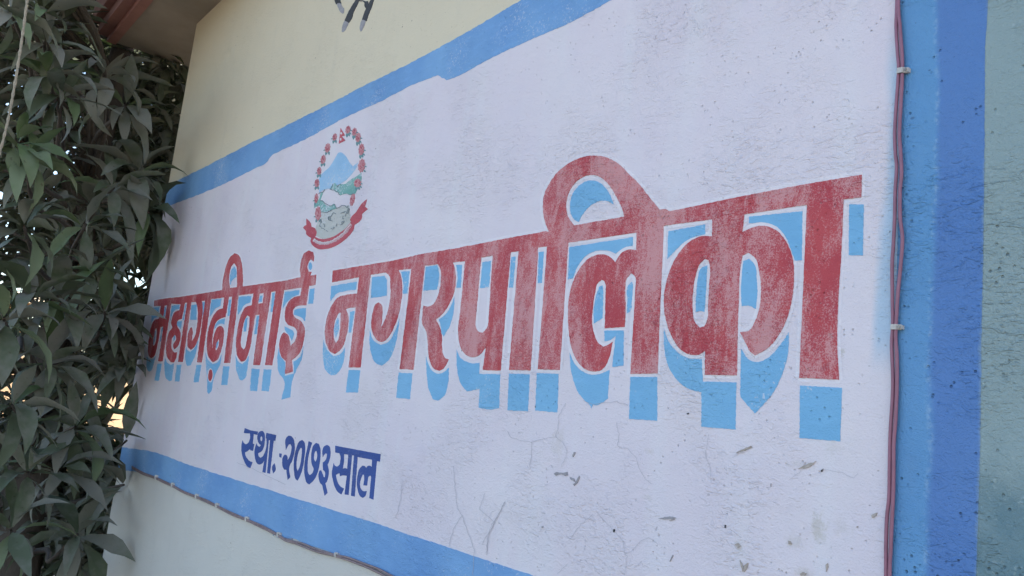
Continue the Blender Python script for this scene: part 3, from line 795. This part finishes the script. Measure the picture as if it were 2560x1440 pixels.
# pale scribbled lettering along the ribbon
mid = [(350, 1120), (430, 1170), (520, 1190), (620, 1185), (720, 1155), (830, 1095), (930, 1020), (1020, 930), (1110, 800)]
mid = [(p.x, p.y) for p in smooth_line([(x, y, 0) for x, y in mid], 6)]
scr = []
for i in range(len(mid) - 1):
    (x0, y0), (x1, y1) = mid[i], mid[i + 1]
    d = Vector((x1 - x0, y1 - y0)).normalized()
    n = Vector((-d.y, d.x))
    h = random.uniform(24, 40)
    scr.append([(x0 - n.x * h, y0 - n.y * h), (x0 + n.x * h * 0.8, y0 + n.y * h * 0.8)])
    scr.append([(x0 - n.x * h * 0.7, y0 - n.y * h * 0.7), (x1 - n.x * h * 0.7, y1 - n.y * h * 0.7)])
stroke_mesh('ribbon_lettering', scr, 1.25, EM['white'], 0.0052, emb)
INK = [[(645, 655), (640, 700), (660, 725), (730, 740)], [(645, 655), (700, 650), (745, 570), (800, 600)], [(660, 660), (665, 720)], [(690, 655), (695, 730)], [(500, 560), (620, 570), (720, 515)],
    [(890, 585), (990, 550)], [(1050, 480), (1000, 600), (985, 650)], [(1070, 490), (1030, 600)], [(940, 640), (930, 700), (960, 690)], [(470, 760), (500, 700), (510, 760), (480, 790)], [(480, 810), (470, 850), (510, 860)],
    [(550, 790), (580, 850), (560, 860)], [(500, 880), (550, 890), (580, 920)], [(600, 930), (640, 950)], [(690, 890), (740, 900), (770, 870), (740, 860)], [(820, 790), (800, 850)], [(880, 820), (930, 800), (970, 740), (920, 750), (910, 790)],
    [(670, 100), (720, 120), (770, 120), (810, 155), (830, 150)], [(690, 100), (740, 0)], [(815, 70), (850, 25), (900, 0)], [(450, 200), (480, 170), (540, 160), (575, 105)], [(470, 340), (520, 325), (570, 380), (640, 420), (700, 440), (770, 400), (805, 490), (870, 460), (910, 430), (980, 430), (1020, 480), (1040, 430)],
    [(840, 160), (860, 210), (880, 215)], [(1040, 200), (1080, 215), (1150, 190)]]
for i, L in enumerate(INK):
    stroke_mesh('ink_line', [L], 1.5, EM['ink'], 0.0053 + i * 0.00001, emb)
def flower(cx, cy, rx, ry, tilt, leaves):
    ct, st = math.cos(R_(tilt)), math.sin(R_(tilt))
    pts = []
    for k in range(18):
        a = 2 * math.pi * k / 18
        r = 1.0 + (0.10 if k % 2 else -0.08)
        x, y = rx * r * math.cos(a), ry * r * math.sin(a)
        pts.append((cx + x * ct - y * st, cy + x * st + y * ct))
    f = ep('flower', F(*pts), 'petal', 0.0052)
    mb = []
    for k in range(7):
        a = random.uniform(0, 6.28); q = random.uniform(0.2, 0.75)
        x, y = rx * q * math.cos(a), ry * q * math.sin(a)
        mb.append([(cx + x * ct - y * st - 4, cy + x * st + y * ct - 6), (cx + x * ct - y * st + 4, cy + x * st + y * ct + 7)])
    stroke_mesh('flower_mark', mb, 2.0, EM['petal2'], 0.0056, emb, 'F')
    for dx, dy, l, ang in leaves:
        x0, y0 = cx + dx * rx, cy + dy * ry
        c, s = math.cos(R_(ang)), math.sin(R_(ang))
        q = [(0, -0.22 * l), (0.45 * l, -0.26 * l), (l, 0), (0.5 * l, 0.26 * l), (0, 0.2 * l)]
        ep('flower_leaf', F(*[(x0 + x * c - y * s, y0 + x * s + y * c) for x, y in q]), 'teal', 0.0047)
dn = [(-0.4, 0.8, 40, 105), (0.4, 0.8, 36, 80), (-0.8, 0.4, 24, 160)]
dr = [(-0.3, 0.85, 46, 95), (0.25, 0.85, 36, 75), (0.8, 0.1, 26, 10), (0.7, 0.7, 28, 50)]
for a in ((408, 180, 21, 38, 12, dn), (332, 295, 27, 50, 10, dn), (285, 418, 24, 48, 10, dn), (243, 540, 21, 42, 6, dn), (220, 668, 23, 44, 6, dn), (213, 830, 19, 52, 4, dn[:1] + dn[2:]), (232, 990, 30, 72, 2, dn),
          (548, 103, 24, 42, 14, dr), (616, 125, 24, 42, 10, dr[:3]), (655, 185, 25, 50, 8, dr), (690, 312, 28, 62, 6, dr), (692, 482, 35, 70, 8, dr[2:]), (650, 667, 37, 46, 8, dr), (595, 842, 22, 66, 12, [])):
    flower(*a)

# --------------------------------------------------------------- black brush marks above the border
Hh = lambda *p: pxs('H', p)
for pts, m, off in ((Hh((130, -220), (290, -220), (365, 0), (395, 110), (330, 90), (265, 110), (240, 130), (190, 0)), 'black', 0.0030),
            (Hh((250, 100), (380, 80), (430, 200), (472, 240), (472, 390), (430, 408), (370, 360), (300, 230)), 'smear', 0.0024),
            (Hh((930, -220), (1030, -220), (930, 20), (870, 150), (760, 380), (700, 570), (620, 690), (560, 650), (495, 620), (540, 510), (640, 300), (760, 100), (840, -20)), 'black', 0.0030),
            (Hh((500, 600), (610, 640), (600, 720), (550, 830), (500, 920), (440, 960), (412, 955), (415, 830), (450, 720)), 'smear', 0.0024),
            (Hh((1370, -220), (1480, -220), (1370, 20), (1290, 250), (1210, 450), (1150, 640), (1080, 600), (1020, 590), (1060, 450), (1130, 270), (1250, 40)), 'black', 0.0030),
            (Hh((1015, 575), (1130, 610), (1110, 700), (1070, 800), (1000, 930), (975, 942), (950, 890), (960, 760)), 'smear', 0.0024),
            (Hh((935, 5), (1000, 5), (1060, 10), (1110, 40), (1190, 30), (1200, 80), (1185, 190), (1130, 245), (1095, 190), (1090, 80), (1040, 40), (940, 32)), 'black', 0.0037)):
    bpart(paint('brush_mark', [pts], M[m], off, None, 3, 0.4))

# --------------------------------------------------------------- hairline cracks (traced)
def crop_pts(ox, oy, s, *pts): return [(ox + x * s, oy + y * s) for x, y in pts]
K = lambda *p: crop_pts(1200, 1000, 1100 / 2560, *p)
K2 = lambda *p: crop_pts(300, 1100, 0.4297, *p)
CR = [K((160, 180), (175, 215), (240, 235), (300, 242), (380, 222), (440, 212), (455, 150), (460, 90), (500, 20)), K((440, 212), (480, 250), (508, 300), (500, 330), (470, 390)), K((300, 242), (298, 330), (290, 400)),
      K((795, 130), (808, 200), (800, 270), (860, 285), (910, 340), (930, 410), (960, 460), (1000, 490)), K((680, 655), (740, 720), (800, 785), (835, 830), (840, 895), (855, 910), (840, 1020)), K((840, 895), (880, 885), (930, 820), (980, 795), (1040, 840)),
      K((145, 590), (120, 650), (70, 720), (45, 800), (38, 905)), K((1330, 200), (1310, 330), (1335, 380), (1345, 480)), K((600, 0), (660, 30), (720, 15), (790, 10), (860, 30)),
      K2((2120, 310), (2090, 400), (2180, 480), (2110, 600)), K2((1940, 150), (1950, 290), (1960, 400), (1990, 440), (1940, 520), (1915, 620)), K2((1990, 440), (2020, 530), (2060, 640), (2050, 790)), K2((2240, 360), (2200, 440), (2150, 540), (2130, 660)),
      K2((1640, 260), (1630, 360), (1605, 450)), K2((680, 130), (800, 180), (960, 260)), K((1540, 305), (1490, 310), (1580, 270)), K((655, 665), (590, 720), (520, 815)), K((450, 1010), (510, 955)), K((940, 940), (895, 980)),
      K((1800, 465), (1870, 410), (1950, 360)), K((1990, 405), (2100, 420), (2170, 455), (2200, 430))]
for L in CR:
    P = [L[0]]
    for a, b in zip(L, L[1:]):
        n = max(2, int(math.hypot(b[0] - a[0], b[1] - a[1]) / 7))
        for k in range(1, n + 1):
            t = k / n
            P.append((a[0] + (b[0] - a[0]) * t + random.uniform(-1.6, 1.6), a[1] + (b[1] - a[1]) * t + random.uniform(-1.6, 1.6)))
    o = stroke_mesh('crack', [P], 0.8, M['crack'], 0.0050, sign, 'P')

SC = [([(1035, 688), (1070, 682), (1110, 679), (1140, 686), (1110, 692), (1070, 694)], 'smear'), ([(1488, 306), (1530, 285), (1575, 266), (1580, 276), (1545, 292)], 'dirt'), ([(1850, 400), (1905, 372), (1955, 356), (1915, 388)], 'dirt'),
      ([(1510, 930), (1520, 945), (1532, 980), (1527, 1000), (1516, 965)], 'dirt'), ([(1532, 985), (1545, 955), (1558, 948), (1548, 985), (1535, 1000)], 'dirt'), ([(2012, 955), (2022, 950), (2024, 975), (2012, 1000)], 'dirt'), ([(1790, 818), (1806, 822), (1812, 840), (1795, 838)], 'dirt'),
      ([(776, 752), (782, 752), (780, 770), (774, 770)], 'black'), ([(1423, 726), (1430, 728), (1427, 745), (1421, 742)], 'black'), ([(1982, 408), (1996, 400), (1990, 416), (1983, 418)], 'black'), ([(358, 734), (366, 733), (365, 744), (358, 745)], 'smear'),
      ([(428, 428), (450, 420), (480, 424), (505, 418), (512, 436), (495, 442), (470, 430), (440, 440)], 'smear'), ([(520, 450), (540, 455), (552, 470), (545, 475), (528, 462)], 'smear'), ([(540, 492), (560, 470), (575, 440), (580, 448), (565, 480), (548, 500)], 'smear'),
      ([(536, 320), (548, 302), (556, 305), (540, 332)], 'smear'), ([(2275, 672), (2295, 660), (2310, 655), (2300, 675), (2282, 684)], 'dirt'), ([(1860, 1010), (1880, 1000), (1900, 1008), (1890, 1020), (1865, 1020)], 'dirt'), ([(1480, 838), (1500, 832), (1516, 850), (1498, 860)], 'dirt'),
      ([(1200, 78), (1215, 75), (1208, 84)], 'black'), ([(1100, 700), (1130, 690), (1132, 694), (1102, 703)], 'smear'), ([(1690, 485), (1694, 486), (1692, 505), (1688, 502)], 'smear'), ([(2190, 735), (2198, 733), (2196, 744), (2189, 742)], 'dirt'), ([(1100, 940), (1120, 900), (1124, 903), (1106, 940)], 'smear')]
for pts, m in SC:
    paint('scuff', [K(*pts)], M[m], 0.0052, sign, 3, 0.9)

# ------------------------------------------------------------------ cables and clips
def cable_thing(name, path, r, mat, off, label, cat, group=None):
    P = smooth_line([on_wall(x, y, off) for x, y in path], 6)
    base = P[-1].copy()
    mb = MB()
    mb.tube([p - base for p in P], r, 10)
    o = mb.build(name, mat, None, True)
    o.location = base
    return tag(o, label, cat, group)
c3 = lambda *p: crop_pts(2100, 0, 1 / 3, *p)
c4 = lambda *p: crop_pts(2100, 480, 1 / 3, *p)
c5 = lambda *p: crop_pts(2100, 960, 1 / 3, *p)
left = [(2248, -560), (2244, -200)] + c3((427, 0), (421, 200), (432, 400), (440, 500), (436, 600), (421, 800), (411, 1000), (415, 1150), (425, 1250)) + c4((414, 0), (410, 200), (400, 400), (391, 550), (393, 800), (396, 1000), (388, 1150), (397, 1400)) + c5((393, 120), (383, 280), (375, 450), (372, 650), (368, 850), (352, 1000), (345, 1200), (344, 1440)) + [(2210, 1700), (2204, 2000)]
right = [(2262, -560), (2252, -200)] + c3((438, 0), (450, 200), (465, 400), (468, 500), (465, 620), (455, 800), (446, 1000), (455, 1150), (461, 1300)) + c4((450, 0), (452, 200), (468, 350), (455, 550), (435, 750), (420, 1000), (418, 1100), (427, 1250), (427, 1440)) + c5((418, 250), (403, 450), (402, 650), (398, 850), (388, 1050), (380, 1250), (372, 1440)) + [(2222, 1700), (2216, 2000)]
cable_thing('electric_cable', left, 0.0029, M['cable'], 0.0074, 'mauve electric cable beside the white panel, running straight down the wall', 'cable', 'cables down the blue border')
cable_thing('electric_cable', right, 0.0029, M['cable'], 0.0078, 'mauve electric cable on the blue side of the vertical pair', 'cable', 'cables down the blue border')
w1 = [(330, 1166), (356, 1181), (388, 1193), (410, 1203), (429, 1212), (460, 1229), (489, 1240), (515, 1250), (540, 1263), (575, 1280), (614, 1297), (650, 1312), (675, 1325), (694, 1336), (712, 1347), (732, 1353), (760, 1360), (790, 1373), (838, 1387), (870, 1394), (910, 1409), (945, 1422), (982, 1441), (1060, 1475), (1180, 1530)]
w2 = [(330, 1170), (356, 1185), (388, 1196), (410, 1207), (429, 1215), (460, 1232), (489, 1243), (515, 1255), (540, 1266), (575, 1285), (614, 1300), (650, 1317), (675, 1329), (694, 1339), (715, 1352), (738, 1358), (765, 1369), (795, 1380), (838, 1390), (875, 1402), (915, 1417), (945, 1431), (976, 1447), (1050, 1482), (1170, 1536)]
cable_thing('wire', w1, 0.0032, M['wire'], 0.0075, 'dusty brown wire along the lower blue border, upper of the two', 'wire', 'wires under the blue border')
cable_thing('wire', w2, 0.0032, M['wire'], 0.0080, 'dusty brown wire along the cream wall, lower of the two below the border', 'wire', 'wires under the blue border')
def clip(px, py, wpx, hpx, ang, label, group):
    """Saddle clip: arched strap over the wires, a side lug, a nail with a head."""
    p = on_wall(px, py, 0.012)
    q = on_wall(px + wpx / 2, py, 0.012)
    r = on_wall(px, py - hpx / 2, 0.012)
    hw, hh = (q.x - p.x), abs(r.z - p.z)
    e = empty('cable_clip', (p.x, -0.004, p.z))
    e.rotation_euler = (0, R_(ang), 0)
    tag(e, label, 'clip', group)
    prof = [(-1.0, 0.0), (-0.98, 0.0062), (-0.8, 0.0092), (0.25, 0.0095), (0.45, 0.0062), (0.62, 0.0042), (1.0, 0.0042)]
    inn = [(x * 0.9 if x < 0 else x, max(0.0, y - 0.0016)) for x, y in prof]
    v, f = [], []
    for (x, y), (xi, yi) in zip(prof, inn):
        for zz in (-hh, hh):
            v += [(x * hw, -y, zz), (xi * hw, -yi, zz)]
    for i in range(len(prof) - 1):
        a, b = i * 4, i * 4 + 4
        f += [(a, b, b + 2, a + 2), (a + 1, a + 3, b + 3, b + 1), (a, a + 1, b + 1, b), (a + 2, b + 2, b + 3, a + 3)]
    n = (len(prof) - 1) * 4
    f += [(0, 2, 3, 1), (n, n + 1, n + 3, n + 2)]
    obj('strap', v, f, M['clip'], e)
    lug = MB()
    lug.box(0.35 * hw, 1.25 * hw, -0.0060, 0.0036, -hh * 0.75, hh * 0.75)
    obj('lug', lug.v, lug.f, M['clip'], e)
    nb = MB()
    nb.tube([(0.78 * hw, 0.003, 0), (0.78 * hw, -0.0072, 0)], 0.0011, 8)
    nb.tube([(0.78 * hw, -0.0072, 0), (0.78 * hw, -0.0084, 0)], 0.0022, 10)
    obj('nail', nb.v, nb.f, M['nail'], e)
    return e
clip(2253, 175, 25, 13, 4, 'off-white nailed clip on the twin mauve cables, the higher one', 'clips on the mauve cables')
clip(2237, 817, 25, 13, 0, 'off-white nailed clip on the twin mauve cables, below the headline bar of the red letters', 'clips on the mauve cables')
for nth, (px, py) in zip(('first', 'second', 'third', 'fourth', 'fifth', 'sixth', 'seventh'), ((388, 1193), (429, 1212), (489, 1240), (540, 1263), (614, 1297), (694, 1336), (838, 1387))):
    wpx = 3.2 + 3.0 * (px - 380) / 460
    clip(px, py, wpx, 12, 62 - 90 + 20, 'small off-white clip on the dusty wires, %s one from the wall corner' % nth, 'clips on the dusty wires')

# ------------------------------------------------------------------ mango tree
def leaf_geo(L=1.0, W=0.25, droop=0.5, fold=0.35, wave=0.05, twist=0.2, rnd=None):
    """Lance-shaped leaf along +X: two halves folded at the midrib, arching down, rippled rim."""
    rnd = rnd or random
    N = 7
    ts = [0.0, 0.10, 0.26, 0.45, 0.65, 0.84, 1.0]
    wd = [0.05, 0.42, 0.86, 1.0, 0.82, 0.42, 0.0]
    ph = rnd.uniform(0, 6.28)
    v, f = [], []
    x = z = 0.0
    prev = 0.0
    for i, t in enumerate(ts):
        ds = (t - prev) * L
        ang = 0.15 - droop * (t ** 1.2) * 1.6
        x += ds * math.cos(ang); z += ds * math.sin(ang)
        prev = t
        hw = wd[i] * W * L * 0.5
        tw = twist * t
        rip = wave * L * math.sin(ph + t * 11) * (wd[i])
        rip2 = wave * L * math.sin(ph + 2 + t * 12) * (wd[i])
        up = fold * hw
        for s, rp in ((1, rip), (-1, rip2)):
            yy = s * hw
            zz = up + rp * 0.5
            v.append((x - 0.3 * math.sin(ang) * zz, yy * math.cos(tw) - zz * math.sin(tw) * 0.3, z + zz + s * hw * math.sin(tw)))
        v.append((x, 0, z))
    for i in range(N - 1):
        a, b = i * 3, i * 3 + 3
        f += [(a + 2, b + 2, b, a), (a + 1, b + 1, b + 2, a + 2)]
    return v, f
rnd = random.Random(11)
LEAVES = []
for k in range(10):
    LEAVES.append(leaf_geo(1.0, rnd.uniform(0.22, 0.29), rnd.uniform(0.15, 0.95), rnd.uniform(0.2, 0.6), rnd.uniform(0.03, 0.09), rnd.uniform(-0.5, 0.5), rnd))
def leaf_frame(dirv, roll):
    x = dirv.normalized()
    up = Vector((0, 0, 1))
    if abs(x.dot(up)) > 0.97: up = Vector((0.3, 1, 0))
    y = up.cross(x).normalized()
    z = x.cross(y)
    m = Matrix((x, y, z)).transposed()
    return m @ Matrix.Rotation(roll, 3, 'X')
def rosette(center, axis, n, size, r, spread=(0.15, 1.15)):
    """Directions of a whorl of leaves at a twig tip: upright in the middle, drooping outside."""
    axis = axis.normalized()
    u = axis.orthogonal().normalized()
    w_ = axis.cross(u)
    out = []
    a0 = r.uniform(0, 6.28)
    for k in range(n):
        a = a0 + k * 2.4 + r.uniform(-0.3, 0.3)
        s = spread[0] + (spread[1] - spread[0]) * ((k + 0.5) / n) + r.uniform(-0.12, 0.12)
        el = (1 - s) * 1.35
        d = axis * math.sin(el) + (u * math.cos(a) + w_ * math.sin(a)) * math.cos(el)
        d.z -= 0.12
        L = size * r.uniform(0.72, 1.15)
        out.append((center + d * 0.02 - axis * 0.05 * k / n, leaf_frame(d, r.uniform(-0.5, 0.5)), L))
    return out

TB = at_depth(120, 900, 5.1)
TB = Vector((TB.x, TB.y, 0))
tree = empty('mango_tree', TB)
tag(tree, 'mango tree with drooping dusty grey-green leaves crowding against the wall corner', 'tree')
def tpart(o):
    o.parent = tree
    o.matrix_parent_inverse = Matrix.Translation(-TB)
    return o
tr = random.Random(5)
top = TB + Vector((-0.25, 0.15, 4.8))
trunk_pts = smooth_line([TB - Vector((0, 0, 0.1)), TB + Vector((0.05, 0.02, 0.8)), TB + Vector((-0.06, 0.06, 1.7)), TB + Vector((-0.12, 0.05, 2.8)), TB + Vector((-0.2, 0.12, 3.8)), top], 4)
mb = MB()
mb.tube(trunk_pts, [0.17 * (1 - 0.75 * i / (len(trunk_pts) - 1)) for i in range(len(trunk_pts))], 12)
trunk = tpart(mb.build('trunk', M['bark'], None, True))

me_leaf = []
for v, f in LEAVES:
    me = bpy.data.meshes.new('leaf')
    me.from_pydata([tuple(p) for p in v], [], f)
    me.polygons.foreach_set('use_smooth', [True] * len(me.polygons))
    me.materials.append(M['leaf'])
    me_leaf.append(me)
# whorls that can be told apart in the photograph: px, py, depth, size, leaves, greener
HERO = [(80, 745, 3.25, .215, 11, 0), (119, 905, 3.1, .22, 11, 0), (189, 1066, 3.2, .22, 12, 0), (317, 1101, 3.75, .23, 10, 0), (310, 1212, 3.7, .22, 9, 0), (194, 1335, 3.2, .22, 12, 0),
        (148, 1172, 3.25, .20, 10, 0), (150, 752, 3.35, .21, 11, 0), (10, 800, 3.2, .21, 9, 1), (28, 1325, 3.1, .21, 10, 0), (262, 780, 3.7, .21, 10, 0), (262, 188, 3.9, .20, 10, 0), (120, 190, 3.6, .19, 10, 0),
        (315, 262, 4.1, .19, 9, 0), (348, 432, 4.15, .23, 10, 0), (372, 528, 4.2, .235, 11, 0), (40, 352, 3.35, .18, 11, 1), (65, 392, 3.4, .18, 9, 1), (118, 108, 3.7, .19, 9, 0), (25, 30, 3.6, .18, 9, 0), (105, 25, 3.7, .18, 9, 0),
        (155, 240, 3.6, .20, 10, 0), (60, 565, 3.5, .20, 10, 0), (285, 470, 3.9, .21, 9, 0), (215, 560, 3.8, .20, 9, 0), (30, 1010, 3.2, .21, 9, 0), (230, 680, 3.7, .2, 9, 0), (70, 1180, 3.2, .2, 9, 0)]
HERO = [(px, py, 3.7 + 0.9 * min(1, px / 380), sz * 1.45, n, g) for px, py, d, sz, n, g in HERO]
hr = random.Random(21)
cnt = 0
twigs = MB()
def nearest_on_trunk(p):
    return min(trunk_pts, key=lambda q: (q - p).length + abs(q.z - (p.z - 0.35)) * 1.2)
def twig(c, r0, rr):
    q = nearest_on_trunk(c)
    mid1 = q.lerp(c, 0.45) + Vector((rr.uniform(-.1, .1), rr.uniform(-.1, .1), rr.uniform(-.05, .15)))
    mid2 = q.lerp(c, 0.8) + Vector((rr.uniform(-.05, .05), rr.uniform(-.05, .05), rr.uniform(-.12, .02)))
    P = smooth_line([q, mid1, mid2, c], 3)
    twigs.tube(P, [r0 * (1 - 0.8 * i / (len(P) - 1)) + 0.003 for i in range(len(P))], 6, False)
for px, py, dep, size, n, gr in HERO:
    c = at_depth(px, py, dep)
    out = Vector((c.x - TB.x, c.y - TB.y, 0))
    out = out.normalized() if out.length > 0.05 else Vector((1, 0, 0))
    tocam = (CAMP - c).normalized()
    axis = Vector((0, 0, 0.55)) + out * 0.15 + tocam * 1.0 + Vector((hr.uniform(-.25, .25), hr.uniform(-.25, .25), 0))
    twig(c, 0.016, hr)
    for p, m3, L in rosette(c, axis, n, size, hr):
        tip = p + m3 @ Vector((L * 0.8, 0, -L * 0.25))
        if tip.y > -0.03 and tip.x > X0 - 0.02: continue
        o = bpy.data.objects.new('leaf', me_leaf[hr.randrange(10)])
        COL.objects.link(o)
        o.parent = tree
        mw = m3.to_4x4() @ Matrix.Diagonal((L, L, L, 1))
        mw.translation = p - TB
        o.matrix_local = mw
        if gr and hr.random() < 0.7:
            o.material_slots[0].link = 'OBJECT'
            o.material_slots[0].material = M['leaf2']
        elif hr.random() < 0.12:
            o.material_slots[0].link = 'OBJECT'
            o.material_slots[0].material = M['leaf2']
        cnt += 1
print('leaf objects', cnt)

def leaf_mass(name, mat, parent_fn, spots, r, size, nl):
    V, Fc = [], []
    for c, axis in spots:
        for p, m3, L in rosette(c, axis, r.randint(*nl), size * r.uniform(0.8, 1.15), r):
            tip = p + m3 @ Vector((L * 0.85, 0, -L * 0.2))
            if max(tip.y, p.y) > -0.03 and max(tip.x, p.x) > X0 - 0.03: continue
            v, f = LEAVES[r.randrange(10)]
            n0 = len(V)
            V += [tuple(p + m3 @ (Vector(q) * L)) for q in v]
            Fc += [tuple(i + n0 for i in q) for q in f]
    o = obj(name, V, Fc, mat, None, True)
    return parent_fn(o)
mr = random.Random(33)
spots, spots2 = [], []
LIM = [(-400, 150), (100, 190), (200, 270), (350, 320), (560, 330), (640, 240), (700, 250), (800, 300), (880, 270), (960, 190), (1100, 250), (1700, 230)]
while len(spots) < 420:
    py = mr.uniform(-800, 1640)
    lim = along(LIM, py)
    px = mr.uniform(-280, lim)
    dep = mr.uniform(4.75, 6.0) if py > -60 else mr.uniform(3.9, 6.0)  # unseen canopy overhead, added and pulled forward to darken the crown's interior
    c = at_depth(px, py, dep)
    if c.y > -0.22 and c.x > X0 - 0.22: continue
    if c.z > ZS - 0.3 and c.y > Y_EAVE - 0.30 and c.x > X_EAVE - 0.2: continue
    if c.z < 0.35: continue
    out = Vector((c.x - TB.x, c.y - TB.y, 0.0))
    axis = Vector((0, 0, 0.8)) + (out.normalized() * 0.8 if out.length > 0.01 else out) + Vector((mr.uniform(-.4, .4), mr.uniform(-.4, .4), 0))
    spots.append((c, axis))
    if mr.random() < 0.35: twig(c, 0.012, mr)
FILL = [(300, 470, 130, 640, 5.5, 6.6, 120), (290, 390, 745, 935, 5.2, 6.0, 40), (170, 330, 1075, 1500, 4.9, 5.6, 60), (-40, 200, 930, 1400, 4.9, 5.6, 40), (285, 330, 770, 930, 4.45, 4.7, 16), (300, 345, 1090, 1300, 4.4, 4.6, 8)]
for x0_, x1_, y0_, y1_, d0_, d1_, n_ in FILL:
    for _ in range(n_):
        px, py = mr.uniform(x0_, x1_), mr.uniform(y0_, y1_)
        if abs(px - 345) < 48 and abs(py - 685) < 55: continue
        c = at_depth(px, py, mr.uniform(d0_, d1_))
        if c.y > -0.08 and c.x > X0 - 0.3: continue
        spots.append((c, Vector((mr.uniform(-.6, .9), mr.uniform(-.9, .6), 0.7))))
fm = leaf_mass('foliage', M['leaf'], tpart, spots, mr, 0.255, (8, 12))
fm['kind'] = 'stuff'
tpart(twigs.build('branches', M['bark'], None, True))

# second, darker tree further back behind the corner
B2 = at_depth(432, 900, 6.4)
B2 = Vector((B2.x, B2.y, 0))
tree2 = empty('shade_tree', B2)
tag(tree2, 'dark leafy tree standing behind the wall corner, beyond the mango tree', 'tree')
def t2part(o):
    o.parent = tree2
    o.matrix_parent_inverse = Matrix.Translation(-B2)
    return o
tp2 = [B2 - Vector((0, 0, .1)), B2 + Vector((0.02, 0, 1.5)), at_depth(410, 560, 6.4), at_depth(424, 330, 6.45), at_depth(436, 150, 6.5), at_depth(400, -200, 6.6)]
tp2 = smooth_line(tp2, 4)
mb = MB()
mb.tube(tp2, [0.16 * (1 - 0.6 * i / (len(tp2) - 1)) for i in range(len(tp2))], 12)
t2part(mb.build('trunk', M['bark'], None, True))
mb = MB()
spots2 = []
while len(spots2) < 950:
    py = mr.uniform(-900, 900)  # crown carried up out of view to keep sun off trunk and leaves
    px = mr.uniform(-350, 640) if mr.random() < 0.5 else mr.uniform(200, 640)
    if abs(px - 345) < 45 and abs(py - 690) < 60: continue
    dep = mr.uniform(6.3, 8.6)
    c = at_depth(px, py, dep)
    if c.y > -0.3 and c.x > X0 - 0.5: continue
    if c.z > ZS - 0.35 and c.y > Y_EAVE - 0.4 and c.x > X_EAVE - 0.3: continue
    spots2.append((c, Vector((mr.uniform(-1, 1), mr.uniform(-1, 1), 0.7))))
    if mr.random() < 0.15:
        q = min(tp2, key=lambda k: (k - c).length)
        P = smooth_line([q, q.lerp(c, 0.5) + Vector((0, 0, mr.uniform(0, .2))), c], 3)
        mb.tube(P, [0.03 * (1 - 0.8 * i / (len(P) - 1)) + 0.004 for i in range(len(P))], 6, False)
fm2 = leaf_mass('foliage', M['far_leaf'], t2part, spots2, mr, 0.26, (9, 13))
fm2['kind'] = 'stuff'
t2part(mb.build('branches', M['bark'], None, True))

# rope hanging in front of the leaves
rp = smooth_line([at_depth(165, -800, 3.1), at_depth(120, -420, 3.04), at_depth(86, -150, 3.0), at_depth(68, 0, 3.0), at_depth(50, 130, 3.0), at_depth(30, 250, 3.0), at_depth(8, 350, 3.0), at_depth(-30, 480, 3.02), at_depth(-70, 640, 3.05)], 8)
rm = MB()
rb = rp[-1].copy()
for s in range(2):
    Q = []
    for i, p in enumerate(rp):
        a = i * 1.9 + s * math.pi
        Q.append(p - rb + Vector((math.cos(a), math.sin(a), 0)) * 0.0022)
    rm.tube(Q, 0.0036, 6)
ro = rm.build('rope', M['rope'], None, True)
ro.location = rb
tag(ro, 'thin pale jute rope hanging down in front of the mango leaves', 'rope')

# ------------------------------------------------------------------ sunlit things beyond the trees
def mat_brick():
    t = NT('sunlit_brick')
    b = t.n('ShaderNodeTexBrick')
    b.inputs['Scale'].default_value = 4.0
    b.inputs['Color1'].default_value = (0.30, 0.17, 0.07, 1)
    b.inputs['Color2'].default_value = (0.38, 0.24, 0.10, 1)
    b.inputs['Mortar'].default_value = (0.25, 0.20, 0.14, 1)
    m = t.n('ShaderNodeMapping')
    m.inputs['Rotation'].default_value = (R_(90), 0, R_(90))
    t.l(t.pos(), m.inputs[0]); t.l(m.outputs[0], b.inputs['Vector'])
    t.color(b.outputs[0]); t.set(Roughness=0.9)
    return t.m
hb = at_depth(-60, 1000, 17.0)
house = empty('far_house', (hb.x, hb.y, 0))
tag(house, 'sunlit ochre brick house glimpsed through gaps in the foliage', 'house')
hx, hy = 0.0, 0.0
def hpart(name, a, m):
    k = MB(); k.box(*a); return obj(name, k.v, k.f, m, house)
hm = mat_brick()
hpart('wall', (-4, 0, -3.5, 0.6, 0, 3.0), hm)
hpart('roof', (-4.3, 0.3, -3.8, 0.9, 3.0, 3.18), mat_flat('house_roof', (0.45, 0.40, 0.33)))
for yy in (-2.6, -0.9):
    wdw = hpart('window', (0.001, 0.05, yy, yy + 0.9, 1.0, 2.1), mat_flat('house_window', (0.10, 0.08, 0.06)))
fw = at_depth(300, 1000, 12.0)
bw = empty('boundary_wall', (fw.x, fw.y, 0))
tag(bw, 'low sunlit beige boundary wall beyond the trees', 'wall')
bm_ = mat_flat('beige_render', (0.27, 0.19, 0.12), (0.20, 0.14, 0.085), 3)
k = MB(); k.box(-0.2, 0, -9, 14, 0, 1.72); obj('wall', k.v, k.f, bm_, bw)
k = MB(); k.box(-0.25, 0.05, -9, 14, 1.72, 1.80); obj('coping', k.v, k.f, bm_, bw)
